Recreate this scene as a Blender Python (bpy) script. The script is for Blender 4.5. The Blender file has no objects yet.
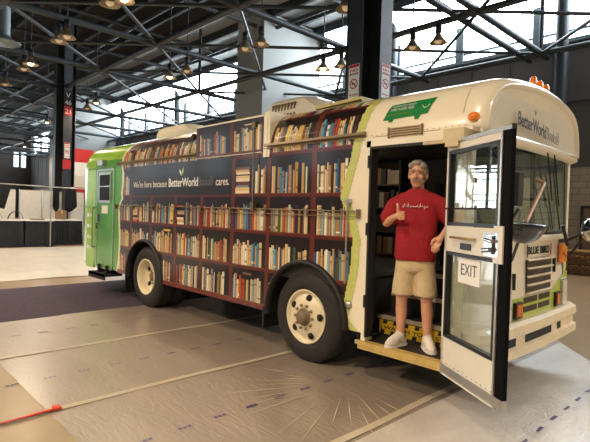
import bpy, bmesh, math, random
import numpy as np
from mathutils import Vector, Matrix
random.seed(7)
S = bpy.context.scene
COL = S.collection
PI = math.pi

# ------------------------------------------------------------------ materials
def lin(c):
    return tuple(((v/12.92) if v <= .04045 else ((v+.055)/1.055)**2.4) for v in c)
def rgb(r, g, b):
    return lin((r/255, g/255, b/255))
MATS = {}
def mat(name, c, rough=.5, metal=0, var=.12, scale=6, bump=0, bscale=None, coat=0, cr=.08, cior=1.5, emit=None, es=0, stretch=None, spec=.5, wob=0):
    if name in MATS: return MATS[name]
    m = bpy.data.materials.new(name); m.use_nodes = True
    nt = m.node_tree; b = nt.nodes['Principled BSDF']
    b.inputs['Roughness'].default_value = rough; b.inputs['Metallic'].default_value = metal
    b.inputs['Coat Weight'].default_value = coat; b.inputs['Coat Roughness'].default_value = cr; b.inputs['Coat IOR'].default_value = cior
    b.inputs['Specular IOR Level'].default_value = spec
    tc = nt.nodes.new('ShaderNodeTexCoord'); mp = nt.nodes.new('ShaderNodeMapping')
    nt.links.new(tc.outputs['Object'], mp.inputs['Vector'])
    if stretch: mp.inputs['Scale'].default_value = stretch
    n = nt.nodes.new('ShaderNodeTexNoise'); n.inputs['Scale'].default_value = scale; n.inputs['Detail'].default_value = 5
    nt.links.new(mp.outputs[0], n.inputs['Vector'])
    r = nt.nodes.new('ShaderNodeValToRGB')
    r.color_ramp.elements[0].position = .3; r.color_ramp.elements[1].position = .7
    r.color_ramp.elements[0].color = tuple(v*(1-var) for v in c)+(1,)
    r.color_ramp.elements[1].color = tuple(min(1, v*(1+var)) for v in c)+(1,)
    nt.links.new(n.outputs['Fac'], r.inputs['Fac']); nt.links.new(r.outputs['Color'], b.inputs['Base Color'])
    if bump:
        n2 = nt.nodes.new('ShaderNodeTexNoise'); n2.inputs['Scale'].default_value = bscale or scale*3; n2.inputs['Detail'].default_value = 4
        if wob: n2.inputs['Distortion'].default_value = wob
        nt.links.new(mp.outputs[0], n2.inputs['Vector'])
        bp = nt.nodes.new('ShaderNodeBump'); bp.inputs['Strength'].default_value = bump; bp.inputs['Distance'].default_value = .02
        nt.links.new(n2.outputs['Fac'], bp.inputs['Height']); nt.links.new(bp.outputs[0], b.inputs['Normal'])
    if emit:
        b.inputs['Emission Color'].default_value = tuple(emit)+(1,); b.inputs['Emission Strength'].default_value = es
    MATS[name] = m
    return m
def glassmat(name, tint=(1, 1, 1), rough=0.0, pw=4, gt=(1, 1, 1)):
    # thin pane: mostly clear with a mirror-like share
    m = bpy.data.materials.new(name); m.use_nodes = True; nt = m.node_tree
    nt.nodes.remove(nt.nodes['Principled BSDF']); out = nt.nodes['Material Output']
    t = nt.nodes.new('ShaderNodeBsdfTransparent'); t.inputs[0].default_value = tuple(tint)+(1,)
    g = nt.nodes.new('ShaderNodeBsdfGlossy'); g.inputs['Roughness'].default_value = rough+.01; g.inputs[0].default_value = tuple(gt)+(1,)
    lw = nt.nodes.new('ShaderNodeLayerWeight'); lw.inputs[0].default_value = .5
    f = nt.nodes.new('ShaderNodeMath'); f.operation = 'POWER'; f.inputs[1].default_value = pw; nt.links.new(lw.outputs['Facing'], f.inputs[0])
    ma = nt.nodes.new('ShaderNodeMath'); ma.operation = 'MULTIPLY_ADD'; ma.inputs[1].default_value = .8; ma.inputs[2].default_value = .05
    ma.use_clamp = True
    mx = nt.nodes.new('ShaderNodeMixShader')
    nt.links.new(f.outputs[0], ma.inputs[0]); nt.links.new(ma.outputs[0], mx.inputs[0])
    nt.links.new(t.outputs[0], mx.inputs[1]); nt.links.new(g.outputs[0], mx.inputs[2]); nt.links.new(mx.outputs[0], out.inputs[0])
    MATS[name] = m
    return m
def attrmat(name, rough=.3, coat=.5):
    m = bpy.data.materials.new(name); m.use_nodes = True; nt = m.node_tree; b = nt.nodes['Principled BSDF']
    a = nt.nodes.new('ShaderNodeAttribute'); a.attribute_name = 'ink'
    n = nt.nodes.new('ShaderNodeTexNoise'); n.inputs['Scale'].default_value = 30
    tc = nt.nodes.new('ShaderNodeTexCoord'); nt.links.new(tc.outputs['Object'], n.inputs['Vector'])
    mr = nt.nodes.new('ShaderNodeMapRange'); mr.inputs['To Min'].default_value = .85; mr.inputs['To Max'].default_value = 1.12
    nt.links.new(n.outputs['Fac'], mr.inputs['Value'])
    mu = nt.nodes.new('ShaderNodeVectorMath'); mu.operation = 'SCALE'
    nt.links.new(a.outputs['Color'], mu.inputs[0]); nt.links.new(mr.outputs[0], mu.inputs['Scale'])
    nt.links.new(mu.outputs[0], b.inputs['Base Color'])
    b.inputs['Roughness'].default_value = rough; b.inputs['Coat Weight'].default_value = coat; b.inputs['Coat Roughness'].default_value = .12
    MATS[name] = m
    return m

cream = mat('cream_paint', rgb(238, 228, 202), .28, coat=.5, var=.04, scale=3)
creamd = mat('aged_cream', rgb(205, 188, 150), .45, var=.12, scale=8)
lime = mat('lime_paint', rgb(178, 194, 72), .3, coat=.4, var=.06)
green = mat('green_paint', rgb(74, 150, 44), .28, coat=.6, var=.25, scale=2.2)
green2 = mat('light_green_paint', rgb(140, 185, 40), .28, coat=.6, var=.2, scale=2.5)
stickg = mat('sign_green', rgb(20, 125, 62), .4, var=.04)
white = mat('white', rgb(235, 235, 230), .6, var=.03)
black = mat('black_rubber', rgb(24, 23, 23), .55, var=.25)
tirem = mat('tire', rgb(38, 34, 31), .75, var=.25, bump=.3, bscale=60)
blackp = mat('black_plastic', rgb(20, 20, 22), .35, var=.1)
chassis = mat('chassis', rgb(22, 21, 21), .8, var=.3)
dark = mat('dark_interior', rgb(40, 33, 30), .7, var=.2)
alu = mat('aluminium', rgb(190, 188, 180), .35, metal=.9, var=.06)
chrome = mat('chrome', rgb(220, 220, 220), .12, metal=1, var=.02)
rimm = mat('rim_paint', rgb(226, 212, 178), .4, coat=.2, var=.08)
amber = mat('amber_lens', rgb(240, 130, 15), .2, coat=.6, var=.05)
ambert = mat('amber_turn', rgb(205, 95, 20), .2, coat=.6, var=.05)
lens = mat('clear_lens', rgb(215, 212, 200), .1, coat=1, var=.08, scale=30)
redm = mat('sign_red', rgb(195, 40, 40), .5, var=.05)
orange = mat('orange_strap', rgb(225, 70, 30), .6, var=.08)
yellow = mat('warning_yellow', rgb(215, 175, 30), .5, var=.1)
ink = mat('black_ink', rgb(25, 25, 25), .6, var=.05)
steel = mat('blue_grey_steel', rgb(52, 60, 66), .5, var=.15, scale=2)
steeld = mat('dark_steel', rgb(36, 39, 42), .6, var=.15, scale=2)
colm = mat('column_paint', rgb(44, 48, 56), .5, var=.12, scale=2)
wallg = mat('grey_wall_panel', rgb(86, 82, 80), .85, var=.08, scale=.8)
mull = mat('mullion', rgb(120, 132, 140), .5, var=.1)
deck = mat('roof_deck', rgb(150, 155, 155), .7, var=.08)
deckd = mat('unlit_roof_deck', rgb(38, 35, 34), .9, var=.2, scale=1)  # same deck away from the windows, lack of light put into the colour
concrete = mat('concrete_floor', rgb(150, 124, 92), .3, var=.12, scale=1.2, bump=.05, bscale=8, coat=.2, cr=.15)
filmw = mat('glare_white_film', rgb(212, 204, 194), .42, var=.1, scale=1.3, bump=.6, bscale=4, coat=1, cr=.25, cior=1.9, stretch=(3, 1.2, 1), wob=2.2)  # whiter film past the last seam, window glare put into its colour
carpetm = mat('purple_carpet', rgb(80, 71, 82), .95, var=.25, scale=25, bump=.5, bscale=140, spec=.15)
filmm = mat('film_over_carpet', rgb(158, 142, 128), .42, var=.09, scale=1.1, bump=.5, bscale=3.2, coat=1, cr=.27, cior=1.9, stretch=(1.0, 3.4, 1), wob=2.2)
filme = mat('film_edge_strip', rgb(160, 140, 108), .45, var=.08, scale=2, bump=.3, bscale=5, coat=.3, cr=.25)
whitefilm = mat('white_sheet', rgb(214, 206, 190), .35, var=.08, scale=1.5, bump=.3, bscale=3, coat=.3, stretch=(1, 2.5, 1), wob=1)
tapem = mat('seam_tape', rgb(206, 192, 168), .3, coat=.5, var=.06)
purple = mat('purple_print', rgb(78, 62, 120), .5, var=.1)
drape = mat('black_drape', rgb(34, 34, 38), .8, var=.3, scale=4)
drapew = mat('white_panel', rgb(222, 218, 208), .8, var=.06)
wood = mat('pallet_wood', rgb(170, 128, 72), .8, var=.25, scale=5, stretch=(1, 6, 1))
woodd = mat('dark_pallet_wood', rgb(92, 66, 44), .85, var=.3, scale=5)
card = mat('cardboard', rgb(140, 108, 78), .8, var=.1)
skin = mat('skin', rgb(214, 158, 124), .5, var=.06, scale=12)
shirtm = mat('red_cotton', rgb(150, 18, 30), .85, var=.1, scale=9, bump=.5, bscale=14)
shortm = mat('khaki_cotton', rgb(202, 180, 140), .85, var=.07, scale=9, bump=.5, bscale=26)
hairm = mat('grey_hair', rgb(150, 142, 132), .8, var=.2, scale=60, bump=.4, bscale=80)
shoem = mat('white_shoe', rgb(222, 214, 200), .6, var=.05)
lipm = mat('lip', rgb(165, 85, 75), .5, var=.03)
paper = mat('paper', rgb(240, 238, 235), .7, var=.02)
navy = mat('logo_navy', rgb(40, 60, 110), .5, var=.02)
duct = mat('galvanised_duct', rgb(128, 140, 146), .45, metal=.4, var=.1)
shade_m = mat('lamp_reflector', rgb(150, 132, 105), .35, metal=.3, var=.15, scale=14)
bulb = mat('lit_bulb', (1, .8, .55), .5, emit=(1, .72, .42), es=14)
bulb_off = mat('dim_bulb', rgb(190, 165, 120), .4, emit=(1, .72, .42), es=.3)
day = mat('daylight_pane', (.8, .85, .9), .5, var=0, emit=(.88, .95, 1), es=8)
dayr = mat('bright_far_pane', (.8, .85, .9), .5, var=0, emit=(.86, .95, 1), es=9)
dayl = mat('far_daylight_pane', (.8, .85, .9), .5, var=0, emit=(.80, .90, 1), es=1.8)
glass = glassmat('clear_glass', (.86, .9, .88), pw=2.6)
glassd = glassmat('dusky_glass', (.6, .68, .68), pw=2.2, gt=(.7, .95, .97))
livery = attrmat('printed_livery')
# brick wall
def brickmat():
    m = bpy.data.materials.new('painted_block'); m.use_nodes = True; nt = m.node_tree; b = nt.nodes['Principled BSDF']
    tc = nt.nodes.new('ShaderNodeTexCoord'); mp = nt.nodes.new('ShaderNodeMapping'); mp.inputs['Rotation'].default_value = (PI/2, 0, 0)
    br = nt.nodes.new('ShaderNodeTexBrick'); br.inputs['Scale'].default_value = 1
    br.inputs['Brick Width'].default_value = .42; br.inputs['Row Height'].default_value = .21; br.inputs['Mortar Size'].default_value = .012
    br.inputs['Color1'].default_value = rgb(172, 158, 136)+(1,); br.inputs['Color2'].default_value = rgb(164, 150, 128)+(1,); br.inputs['Mortar'].default_value = rgb(134, 122, 104)+(1,)
    nt.links.new(tc.outputs['Object'], mp.inputs[0]); nt.links.new(mp.outputs[0], br.inputs['Vector']); nt.links.new(br.outputs['Color'], b.inputs['Base Color'])
    b.inputs['Roughness'].default_value = .8
    return m
brick = brickmat()

# ------------------------------------------------------------------ mesh helpers
class MB:
    def __init__(s): s.v = []; s.f = []; s.m = []; s.sm = []
    def face(s, pts, mi=0, smooth=False):
        o = len(s.v); s.v += [tuple(p) for p in pts]; s.f.append(tuple(range(o, o+len(pts)))); s.m.append(mi); s.sm.append(smooth)
    def add(s, vs, fs, mi=0, smooth=False):
        o = len(s.v); s.v += [tuple(p) for p in vs]
        for f in fs: s.f.append(tuple(i+o for i in f)); s.m.append(mi); s.sm.append(smooth)
    def box(s, x0, x1, y0, y1, z0, z1, mi=0, M=None):
        vs = [(x, y, z) for x in (x0, x1) for y in (y0, y1) for z in (z0, z1)]
        if M: vs = [M @ Vector(v) for v in vs]
        s.add(vs, [(0, 1, 3, 2), (4, 6, 7, 5), (0, 4, 5, 1), (2, 3, 7, 6), (0, 2, 6, 4), (1, 5, 7, 3)], mi)
    def tube(s, pts, r, n=8, mi=0, caps=True):
        pts = [Vector(p) for p in pts]; rs = r if isinstance(r, (list, tuple)) else [r]*len(pts)
        rings = []; ref = None
        for i, p in enumerate(pts):
            d = (pts[min(i+1, len(pts)-1)]-pts[max(i-1, 0)]).normalized()
            a = Vector((0, 0, 1)) if abs(d.z) < .9 else Vector((1, 0, 0))
            u = d.cross(a).normalized(); w = d.cross(u)
            if ref and u.dot(ref) < 0: u = -u; w = -w
            ref = u
            rings.append([p+(u*math.cos(2*PI*k/n)+w*math.sin(2*PI*k/n))*rs[i] for k in range(n)])
        s.loft(rings, mi=mi, closed=True, caps=caps)
    def loft(s, rings, mi=0, closed=True, caps=False, smooth=True):
        n = len(rings[0]); vs = [p for r in rings for p in r]; fs = []
        for i in range(len(rings)-1):
            for k in range(n if closed else n-1):
                k2 = (k+1) % n; fs.append((i*n+k, i*n+k2, (i+1)*n+k2, (i+1)*n+k))
        s.add(vs, fs, mi, smooth)
        if caps: s.face(rings[0], mi); s.face(rings[-1], mi)
    def lathe(s, prof, c, axis='z', n=24, mi=0, ang=0):
        # prof: list of (r, h)
        rings = []
        for r, h in prof:
            ring = []
            for k in range(n):
                a = 2*PI*k/n+ang; u, w = r*math.cos(a), r*math.sin(a)
                if axis == 'z': p = (c[0]+u, c[1]+w, c[2]+h)
                elif axis == 'y': p = (c[0]+u, c[1]+h, c[2]+w)
                else: p = (c[0]+h, c[1]+u, c[2]+w)
                ring.append(p)
            rings.append(ring)
        s.loft(rings, mi=mi, closed=True)
    def prism(s, poly, f0, f1, mi=0):
        # poly 2-D points, f0/f1 map (a,b)->3-D for the two sides
        A = [f0(*p) for p in poly]; B = [f1(*p) for p in poly]; n = len(poly)
        s.face(A, mi); s.face(B[::-1], mi)
        for k in range(n): s.face([A[k], A[(k+1) % n], B[(k+1) % n], B[k]], mi)
    def ell(s, c, r, mi=0, n=14, M=None):
        vs = []; fs = []
        for i in range(n+1):
            t = PI*i/n
            for k in range(n*2):
                a = PI*k/n; v = Vector((r[0]*math.sin(t)*math.cos(a), r[1]*math.sin(t)*math.sin(a), r[2]*math.cos(t)))
                if M: v = M @ v
                vs.append(v+Vector(c))
        N = n*2
        for i in range(n):
            for k in range(N): fs.append((i*N+k, (i+1)*N+k, (i+1)*N+(k+1) % N, i*N+(k+1) % N))
        s.add(vs, fs, mi, True)
    def cap(s, a, b, ra, rb, mi=0):   # tapered limb piece with round ends
        a = Vector(a); b = Vector(b); d = (b-a); L = d.length; d.normalize()
        pts = []; rs = []
        for k in range(6):
            t = PI/2*(k/5); pts.append(a-d*ra*math.cos(t)); rs.append(max(ra*math.sin(t), 1e-4))
        for k in range(6):
            t = PI/2*(k/5); pts.append(b+d*rb*math.sin(t)); rs.append(max(rb*math.cos(t), 1e-4))
        u = d.cross(Vector((0, 0, 1)) if abs(d.z) < .9 else Vector((1, 0, 0))).normalized(); w = d.cross(u); n = 12
        s.loft([[p+(u*math.cos(2*PI*k/n)+w*math.sin(2*PI*k/n))*r for k in range(n)] for p, r in zip(pts, rs)], mi, True, True)
    def build(s, name, mats, parent=None, weld=False, **kw):
        me = bpy.data.meshes.new(name); me.from_pydata(s.v, [], s.f)
        for m in (mats if isinstance(mats, (list, tuple)) else [mats]): me.materials.append(m)
        me.polygons.foreach_set('material_index', s.m); me.polygons.foreach_set('use_smooth', s.sm)
        bm = bmesh.new(); bm.from_mesh(me)
        if weld: bmesh.ops.remove_doubles(bm, verts=bm.verts, dist=1e-5)
        bmesh.ops.recalc_face_normals(bm, faces=bm.faces); bm.to_mesh(me); bm.free()
        o = bpy.data.objects.new(name, me); COL.objects.link(o)
        if parent:
            o.parent = parent
            if kw.get('world', True):
                P = parent; T = Matrix.Identity(4)
                while P: T = P.matrix_basis @ T if P.matrix_parent_inverse == Matrix.Identity(4) else P.matrix_basis @ T; P = P.parent
                me.transform(T.inverted())
        return o
def tag(o, label=None, cat=None, group=None, kind=None):
    if label: o['label'] = label
    if cat: o['category'] = cat
    if group: o['group'] = group
    if kind: o['kind'] = kind
    return o
def empty(name, loc=(0, 0, 0), rz=0, **kw):
    o = bpy.data.objects.new(name, None); COL.objects.link(o); o.location = loc; o.rotation_euler = (0, 0, rz); o.empty_display_size = .1
    bpy.context.view_layer.update() if False else None
    o.matrix_basis = Matrix.Translation(loc) @ Matrix.Rotation(rz, 4, 'Z')
    return tag(o, **kw)
def copy_tree(o, parent=None):
    c = o.copy(); COL.objects.link(c)
    if parent: c.parent = parent
    for ch in o.children: copy_tree(ch, c)
    return c
def struct(name, mb, m, label=None): return tag(mb.build(name, m), label=label, kind='structure')
def text_mesh(body, size, extrude=.001, bold=0, xs=1, align='LEFT', shear=0):
    cu = bpy.data.curves.new('lettering', 'FONT'); cu.body = body; cu.size = size; cu.extrude = extrude; cu.offset = bold; cu.align_x = align; cu.shear = shear
    ob = bpy.data.objects.new('lettering_tmp', cu); COL.objects.link(ob)
    dg = bpy.context.evaluated_depsgraph_get(); me = bpy.data.meshes.new_from_object(ob.evaluated_get(dg))
    bpy.data.objects.remove(ob)
    if xs != 1: me.transform(Matrix.Scale(xs, 4, (1, 0, 0)))
    return me
def text(body, size, M, m, parent, name='lettering', fit=None, fn=None, **kw):
    me = text_mesh(body, size, **kw)
    if fit:
        xs = [v.co.x for v in me.vertices]; me.transform(Matrix.Scale(fit/(max(xs)-min(xs)), 4, (1, 0, 0)))
    me.materials.clear(); me.materials.append(m)
    if fn:
        for v in me.vertices: v.co = fn(v.co)
    else: me.transform(M)
    T = Matrix.Identity(4); P = parent
    while P: T = P.matrix_basis @ T; P = P.parent
    me.transform(T.inverted())
    o = bpy.data.objects.new(name, me); COL.objects.link(o)
    if parent: o.parent = parent
    return o
def frame(o, ux, uz):   # matrix with text x axis ux, text y axis uz
    ux = Vector(ux).normalized(); uz = Vector(uz).normalized(); n = ux.cross(uz)
    M = Matrix((ux, uz, n)).transposed().to_4x4(); M.translation = Vector(o); return M
def interp(t, tab):
    if t <= tab[0][0]: return tab[0][1]
    for (a, b), (c, d) in zip(tab, tab[1:]):
        if t <= c: return b+(d-b)*(t-a)/(c-a)
    return tab[-1][1]

# ------------------------------------------------------------------ camera
cam = bpy.data.cameras.new('camera'); co = bpy.data.objects.new('camera', cam); COL.objects.link(co)
R_ = Vector((0.6927278315809616, 0.7205761114959779, 0.029970300206618623)); U_ = Vector((-0.03405044535438086, -0.00883190552027505, 0.9993810907837155)); F_ = Vector((-0.7203948351593777, 0.6933195980110594, -0.018417830748377984))
Mc = Matrix((R_, U_, -F_)).transposed().to_4x4(); Mc.translation = Vector((0, -3.768616, 1.653885))
co.matrix_world = Mc
cam.sensor_width = 36; cam.lens = 484.008/590*36; cam.clip_end = 300
S.camera = co

# ------------------------------------------------------------------ setting: floor, walls, roof
mb = MB(); mb.face([(-66, -18, 0), (14, -18, 0), (14, 14, 0), (-66, 14, 0)]); struct('floor', mb, concrete)
mb = MB(); mb.box(-66, 14, 14, 14.3, 0, 3.4); mb.box(-66, 14, 14.02, 14.3, 3.4, 7.6, 1); mb.box(-66, 14, 14.05, 14.3, 10.0, 11, 1)
for x in np.arange(-64, 14, 1.45): mb.box(x, x+.012, 14.0, 14.02, 3.4, 7.6, 2)
mb.box(-66, 14, 13.99, 14.02, 5.6, 5.62, 2)
tag(mb.build('wall_back', [brick, wallg, steeld]), kind='structure')
mb = MB(); mb.box(-66, -65.7, -18, 14, 0, 11); struct('wall_left', mb, wallg)
mb = MB(); mb.box(-66, 14, -18.3, -18, 0, 11); struct('wall_front', mb, wallg)
# clerestory windows, one structure per bay
k = 0
x = -65.2
xs = [-6.5+2.9*j for j in range(-20, 7)]
for j, x in enumerate(xs):
    if x+2.9 > 14: continue
    if -19.5 < x+1.4 < -16.9 or -46 < x+1.4 < -41.2: continue
    k += 1
    fr = MB(); w = .16
    fr.box(x-w, x+w, 13.9, 14.2, 7.6, 10.0); fr.box(x+w, x+2.9-w, 13.95, 14.15, 7.6, 7.72); fr.box(x+w, x+2.9-w, 13.95, 14.15, 9.9, 10.0)
    fr.box(x+w, x+2.9-w, 13.98, 14.1, 7.95, 8.02)
    f = tag(fr.build('window_%d' % k, mull), kind='structure')
    pn = MB(); pn.box(x+w, x+2.9-w, 14.1, 14.13, 7.7, 9.92); pn.build('pane', day, f)
# daylight glazing in the far end wall and in the wall on the camera's side
for j in range(8):
    k += 1; y = -16+3.2*j
    fr = MB()
    for a in (0, 2.9): fr.box(-65.7, -65.55, y+a, y+a+.12, 2.6, 8.6)
    for z in (2.6, 4.6, 6.6, 8.5): fr.box(-65.7, -65.56, y, y+3, z, z+.12)
    f = tag(fr.build('window_%d' % k, mull), kind='structure')
    pn = MB(); pn.box(-65.68, -65.62, y+.1, y+2.9, 2.7, 8.5); pn.build('pane', dayr, f)
for y in (12.4, 13.2):
    k += 1
    fr = MB(); fr.box(-65.7, -65.6, y-.3, y+.3, 6.0, 8.0); f = tag(fr.build('window_%d' % k, mull), kind='structure')
    pn = MB(); pn.box(-65.6, -65.58, y-.25, y+.25, 6.1, 7.9); pn.build('pane', dayl, f)
for j in range(10):
    k += 1; x = -44+5.4*j
    fr = MB()
    for a in (0, 2.9): fr.box(x+a, x+a+.12, -18, -17.85, 4.2, 8)
    fr.box(x, x+3, -18, -17.86, 4.2, 4.32); fr.box(x, x+3, -18, -17.86, 7.9, 8.0)
    f = tag(fr.build('window_%d' % k, mull), kind='structure')
    pn = MB(); pn.box(x+.1, x+2.9, -17.97, -17.93, 4.3, 7.9); pn.build('pane', dayl, f)
# wall bump-outs
mb = MB(); mb.box(-18.95, -17, 10.3, 14, 0, 10.7); mb.box(-46, -41, 10.2, 14, 0, 10.7)
struct('wall_shaft', mb, mat('shaft_concrete', rgb(150, 152, 150), .85, var=.06, scale=.6))
# door in the far wall
mb = MB(); mb.box(-4.95, -4.87, 13.93, 14, 0, 2.14); mb.box(-3.95, -3.87, 13.93, 14, 0, 2.14); mb.box(-4.95, -3.87, 13.93, 14, 2.06, 2.14)
d = tag(mb.build('door_1', steeld), kind='structure')
mb = MB(); mb.box(-4.87, -3.95, 13.97, 14, .01, 2.06); mb.build('door_panel', mat('door_paint', rgb(120, 100, 78), .6), d)
mb = MB(); mb.tube([(-4.05, 13.9, 1.0), (-4.18, 13.9, 1.0)], .012); mb.tube([(-4.05, 13.97, 1.0), (-4.05, 13.9, 1.0)], .012); mb.build('handle', chrome, d)
# ceiling deck with purlins
mb = MB(); mb.box(-66, 14, -18, 9.2, 10.8, 11, 1); mb.box(-66, 14, 9.2, 14.3, 10.8, 11, 0)
tag(mb.build('ceiling', [deck, deckd]), kind='structure')
mb = MB()
for y in np.arange(-17, 14, 1.53): mb.box(-66, 14, y-.08, y+.08, 10.4, 10.8)
struct('trim_1', mb, steeld)
# space frame, 4.57 m bays
LZ, HZ, B = 7.2, 10.15, 4.572
XL_ = [-6.15-B*j for j in range(-4, 13)]; YL_ = [4.2+B*j for j in range(-5, 3)]
mb = MB()
for y in YL_: mb.tube([(-62, y, LZ), (13, y, LZ)], .1, mi=0)
for x in XL_: mb.tube([(x, -18, LZ), (x, 13.9, LZ)], .1, mi=0)
mb.tube([(-6.72, -18, LZ), (-6.72, 13.9, LZ)], .1)
for x in XL_[:-1]:
    for y in YL_[:-1]:
        if y < -3: continue
        mb.tube([(x, y, LZ), (x-B, y+B, LZ)], .055, n=6)
        if x > -16: mb.tube([(x-B, y, LZ), (x, y+B, LZ)], .05, n=6)
tag(mb.build('space_frame_lower_layer', steel), kind='structure')
mb = MB()
for y in YL_: mb.tube([(-62, y-B/2, HZ), (13, y-B/2, HZ)], .09)
for x in XL_: mb.tube([(x-B/2, -18, HZ), (x-B/2, 11.2, HZ)], .09)
for x, y in ((-24.2, 4.2), (-19.87, 8.8), (-10.72, 8.8), (-6.15, 13.3)): mb.tube([(x, y, LZ), (x, y, HZ)], .07)
for x in XL_:
    for y in YL_:
        for sx in (-1, 1):
            for sy in (-1, 1):
                if y+sy*B/2 < 13.9: y < -2 and x < -9 and mb.tube([(x, y, LZ), (x+sx*B/2, y+sy*B/2, HZ)], .045, n=6)
tag(mb.build('space_frame_upper_layer', steeld), kind='structure')
mb = MB()
for x in (-38.9, -30.2, -12.3, -5.6): mb.tube([(x, 13.6, 0), (x, 13.6, 10.7)], .2, n=14)
struct('trim_2', mb, steel)

# ------------------------------------------------------------------ columns with signs
def column(x, y, label):
    t = empty('steel_column', (x, y, 0), label=label, cat='column', group=None)
    a = .42; w = .19
    c = MB()
    c.box(x-.02, x+.02, y-a, y+a, 0, 10.7); c.box(x-a, x+a, y-.02, y+.02, 0, 10.7); c.build('web', steeld, t)
    for (x0, x1, y0, y1) in ((x-w, x+w, y-a-.02, y-a), (x-w, x+w, y+a, y+a+.02), (x-a-.02, x-a, y-w, y+w), (x+a, x+a+.02, y-w, y+w)):
        c = MB(); c.box(x0, x1, y0, y1, 0, 10.7); c.build('flange', colm, t)
    c = MB(); c.box(x-.6, x+.6, y-.6, y+.6, 0, .03); c.build('base_plate', steeld, t)
column(-6.25, 4.2, 'broad dark steel column rising right behind the bus roof')
column(-24.2, 4.2, 'dark steel column with red panels at left, beside the skirted tables')
def no_smoking(o, ux, label, w=.27, h=.68):
    # o = lower left corner, ux = direction of the width
    ux = Vector(ux); n = ux.cross(Vector((0, 0, 1)))
    F = frame(o, ux, (0, 0, 1))
    def P(u, v, d=0): return F @ Vector((u, v, d))
    t = empty('no_smoking_sign', P(w/2, 0), label=label, cat='sign', group=None)
    b = MB(); b.prism([(0, 0), (w, 0), (w, h), (0, h)], lambda u, v: P(u, v, 0), lambda u, v: P(u, v, .006)); b.build('sign_panel', white, t)
    c = MB(); cx, cy, r = w/2, h*.42, w*.38
    pts = [(cx+r*math.cos(a), cy+r*math.sin(a)) for a in np.linspace(0, 2*PI, 33)]; pi_ = [(cx+r*.78*math.cos(a), cy+r*.78*math.sin(a)) for a in np.linspace(0, 2*PI, 33)]
    for i in range(32): c.face([P(*pts[i], .009), P(*pts[i+1], .009), P(*pi_[i+1], .009), P(*pi_[i], .009)])
    s = r*.08; q = r*.6
    c.face([P(cx-q-s, cy+q-s, .0095), P(cx-q+s, cy+q+s, .0095), P(cx+q+s, cy-q+s, .0095), P(cx+q-s, cy-q-s, .0095)]); c.build('prohibition_ring', redm, t)
    g = MB(); g.prism([(cx-r*.55, cy-.012), (cx+r*.45, cy-.012), (cx+r*.45, cy+.012), (cx-r*.55, cy+.012)], lambda u, v: P(u, v, .006), lambda u, v: P(u, v, .0085)); g.build('cigarette_symbol', ink, t)
    g = MB(); g.prism([(.01, h*.9), (w-.01, h*.9), (w-.01, h*.99), (.01, h*.99)], lambda u, v: P(u, v, .006), lambda u, v: P(u, v, .008)); g.build('red_band', redm, t)
    text('NO', .07, P(.03, h*.79, .007) and frame(P(.03, h*.78, .008), ux, (0, 0, 1)), redm, t, fit=w*.75, bold=.002)
    text('SMOKING', .06, frame(P(.02, h*.68, .008), ux, (0, 0, 1)), redm, t, fit=w*.85, bold=.002)
    text('NO FUMAR', .045, frame(P(.03, h*.08, .008), ux, (0, 0, 1)), redm, t, fit=w*.8, bold=.001)
    return t
no_smoking((-6.38, 3.758, 3.96), (1, 0, 0), 'no smoking sign on the left face of the big column behind the bus')
no_smoking((-5.808, 4.07, 3.98), (0, 1, 0), 'no smoking sign on the right face of the big column behind the bus')
no_smoking((-23.756, 4.08, 3.85), (0, 1, 0), 'small no smoking sign on the distant left column', w=.24, h=.72)
# far column number plate and red panel
t = empty('column_number_sign', (-23.756, 4.2, 5.95), label='black and red number sign high on the distant left column', cat='sign')
b = MB(); b.box(-23.756, -23.74, 4.02, 4.38, 6.25, 7.0); b.build('number_panel', ink, t)
b = MB(); b.box(-23.756, -23.74, 4.02, 4.38, 5.85, 6.25); b.build('red_panel', redm, t)
text('V', .32, frame((-23.735, 4.1, 6.66), (0, 1, 0), (0, 0, 1)), white, t); text('46', .3, frame((-23.735, 4.05, 6.33), (0, 1, 0), (0, 0, 1)), white, t)
text('21', .3, frame((-23.735, 4.07, 5.92), (0, 1, 0), (0, 0, 1)), white, t)
b = MB(); b.box(-23.756, -23.742, 4.02, 4.38, 3.35, 3.78)
tag(b.build('red_notice', redm), 'plain red notice below the no smoking sign on the distant left column', 'sign')
t = empty('hanging_banner', (-26, 5.45, 2.0), label='red and white banner partly hidden behind the green rear of the bus', cat='banner')
for i, (z0, z1, m) in enumerate(((3.9, 4.6, redm), (3.2, 3.9, white), (2.6, 3.2, drapew), (2.0, 2.6, redm))):
    b = MB(); b.box(-26.02, -26, 5.25, 6.3, z0, z1); b.build('banner_panel', m, t)
b = MB(); b.tube([(-26.05, 5.3, 0), (-26.05, 5.3, 4.65)], .02); b.tube([(-26.05, 6.25, 0), (-26.05, 6.25, 4.65)], .02); b.build('stand', alu, t)

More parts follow.
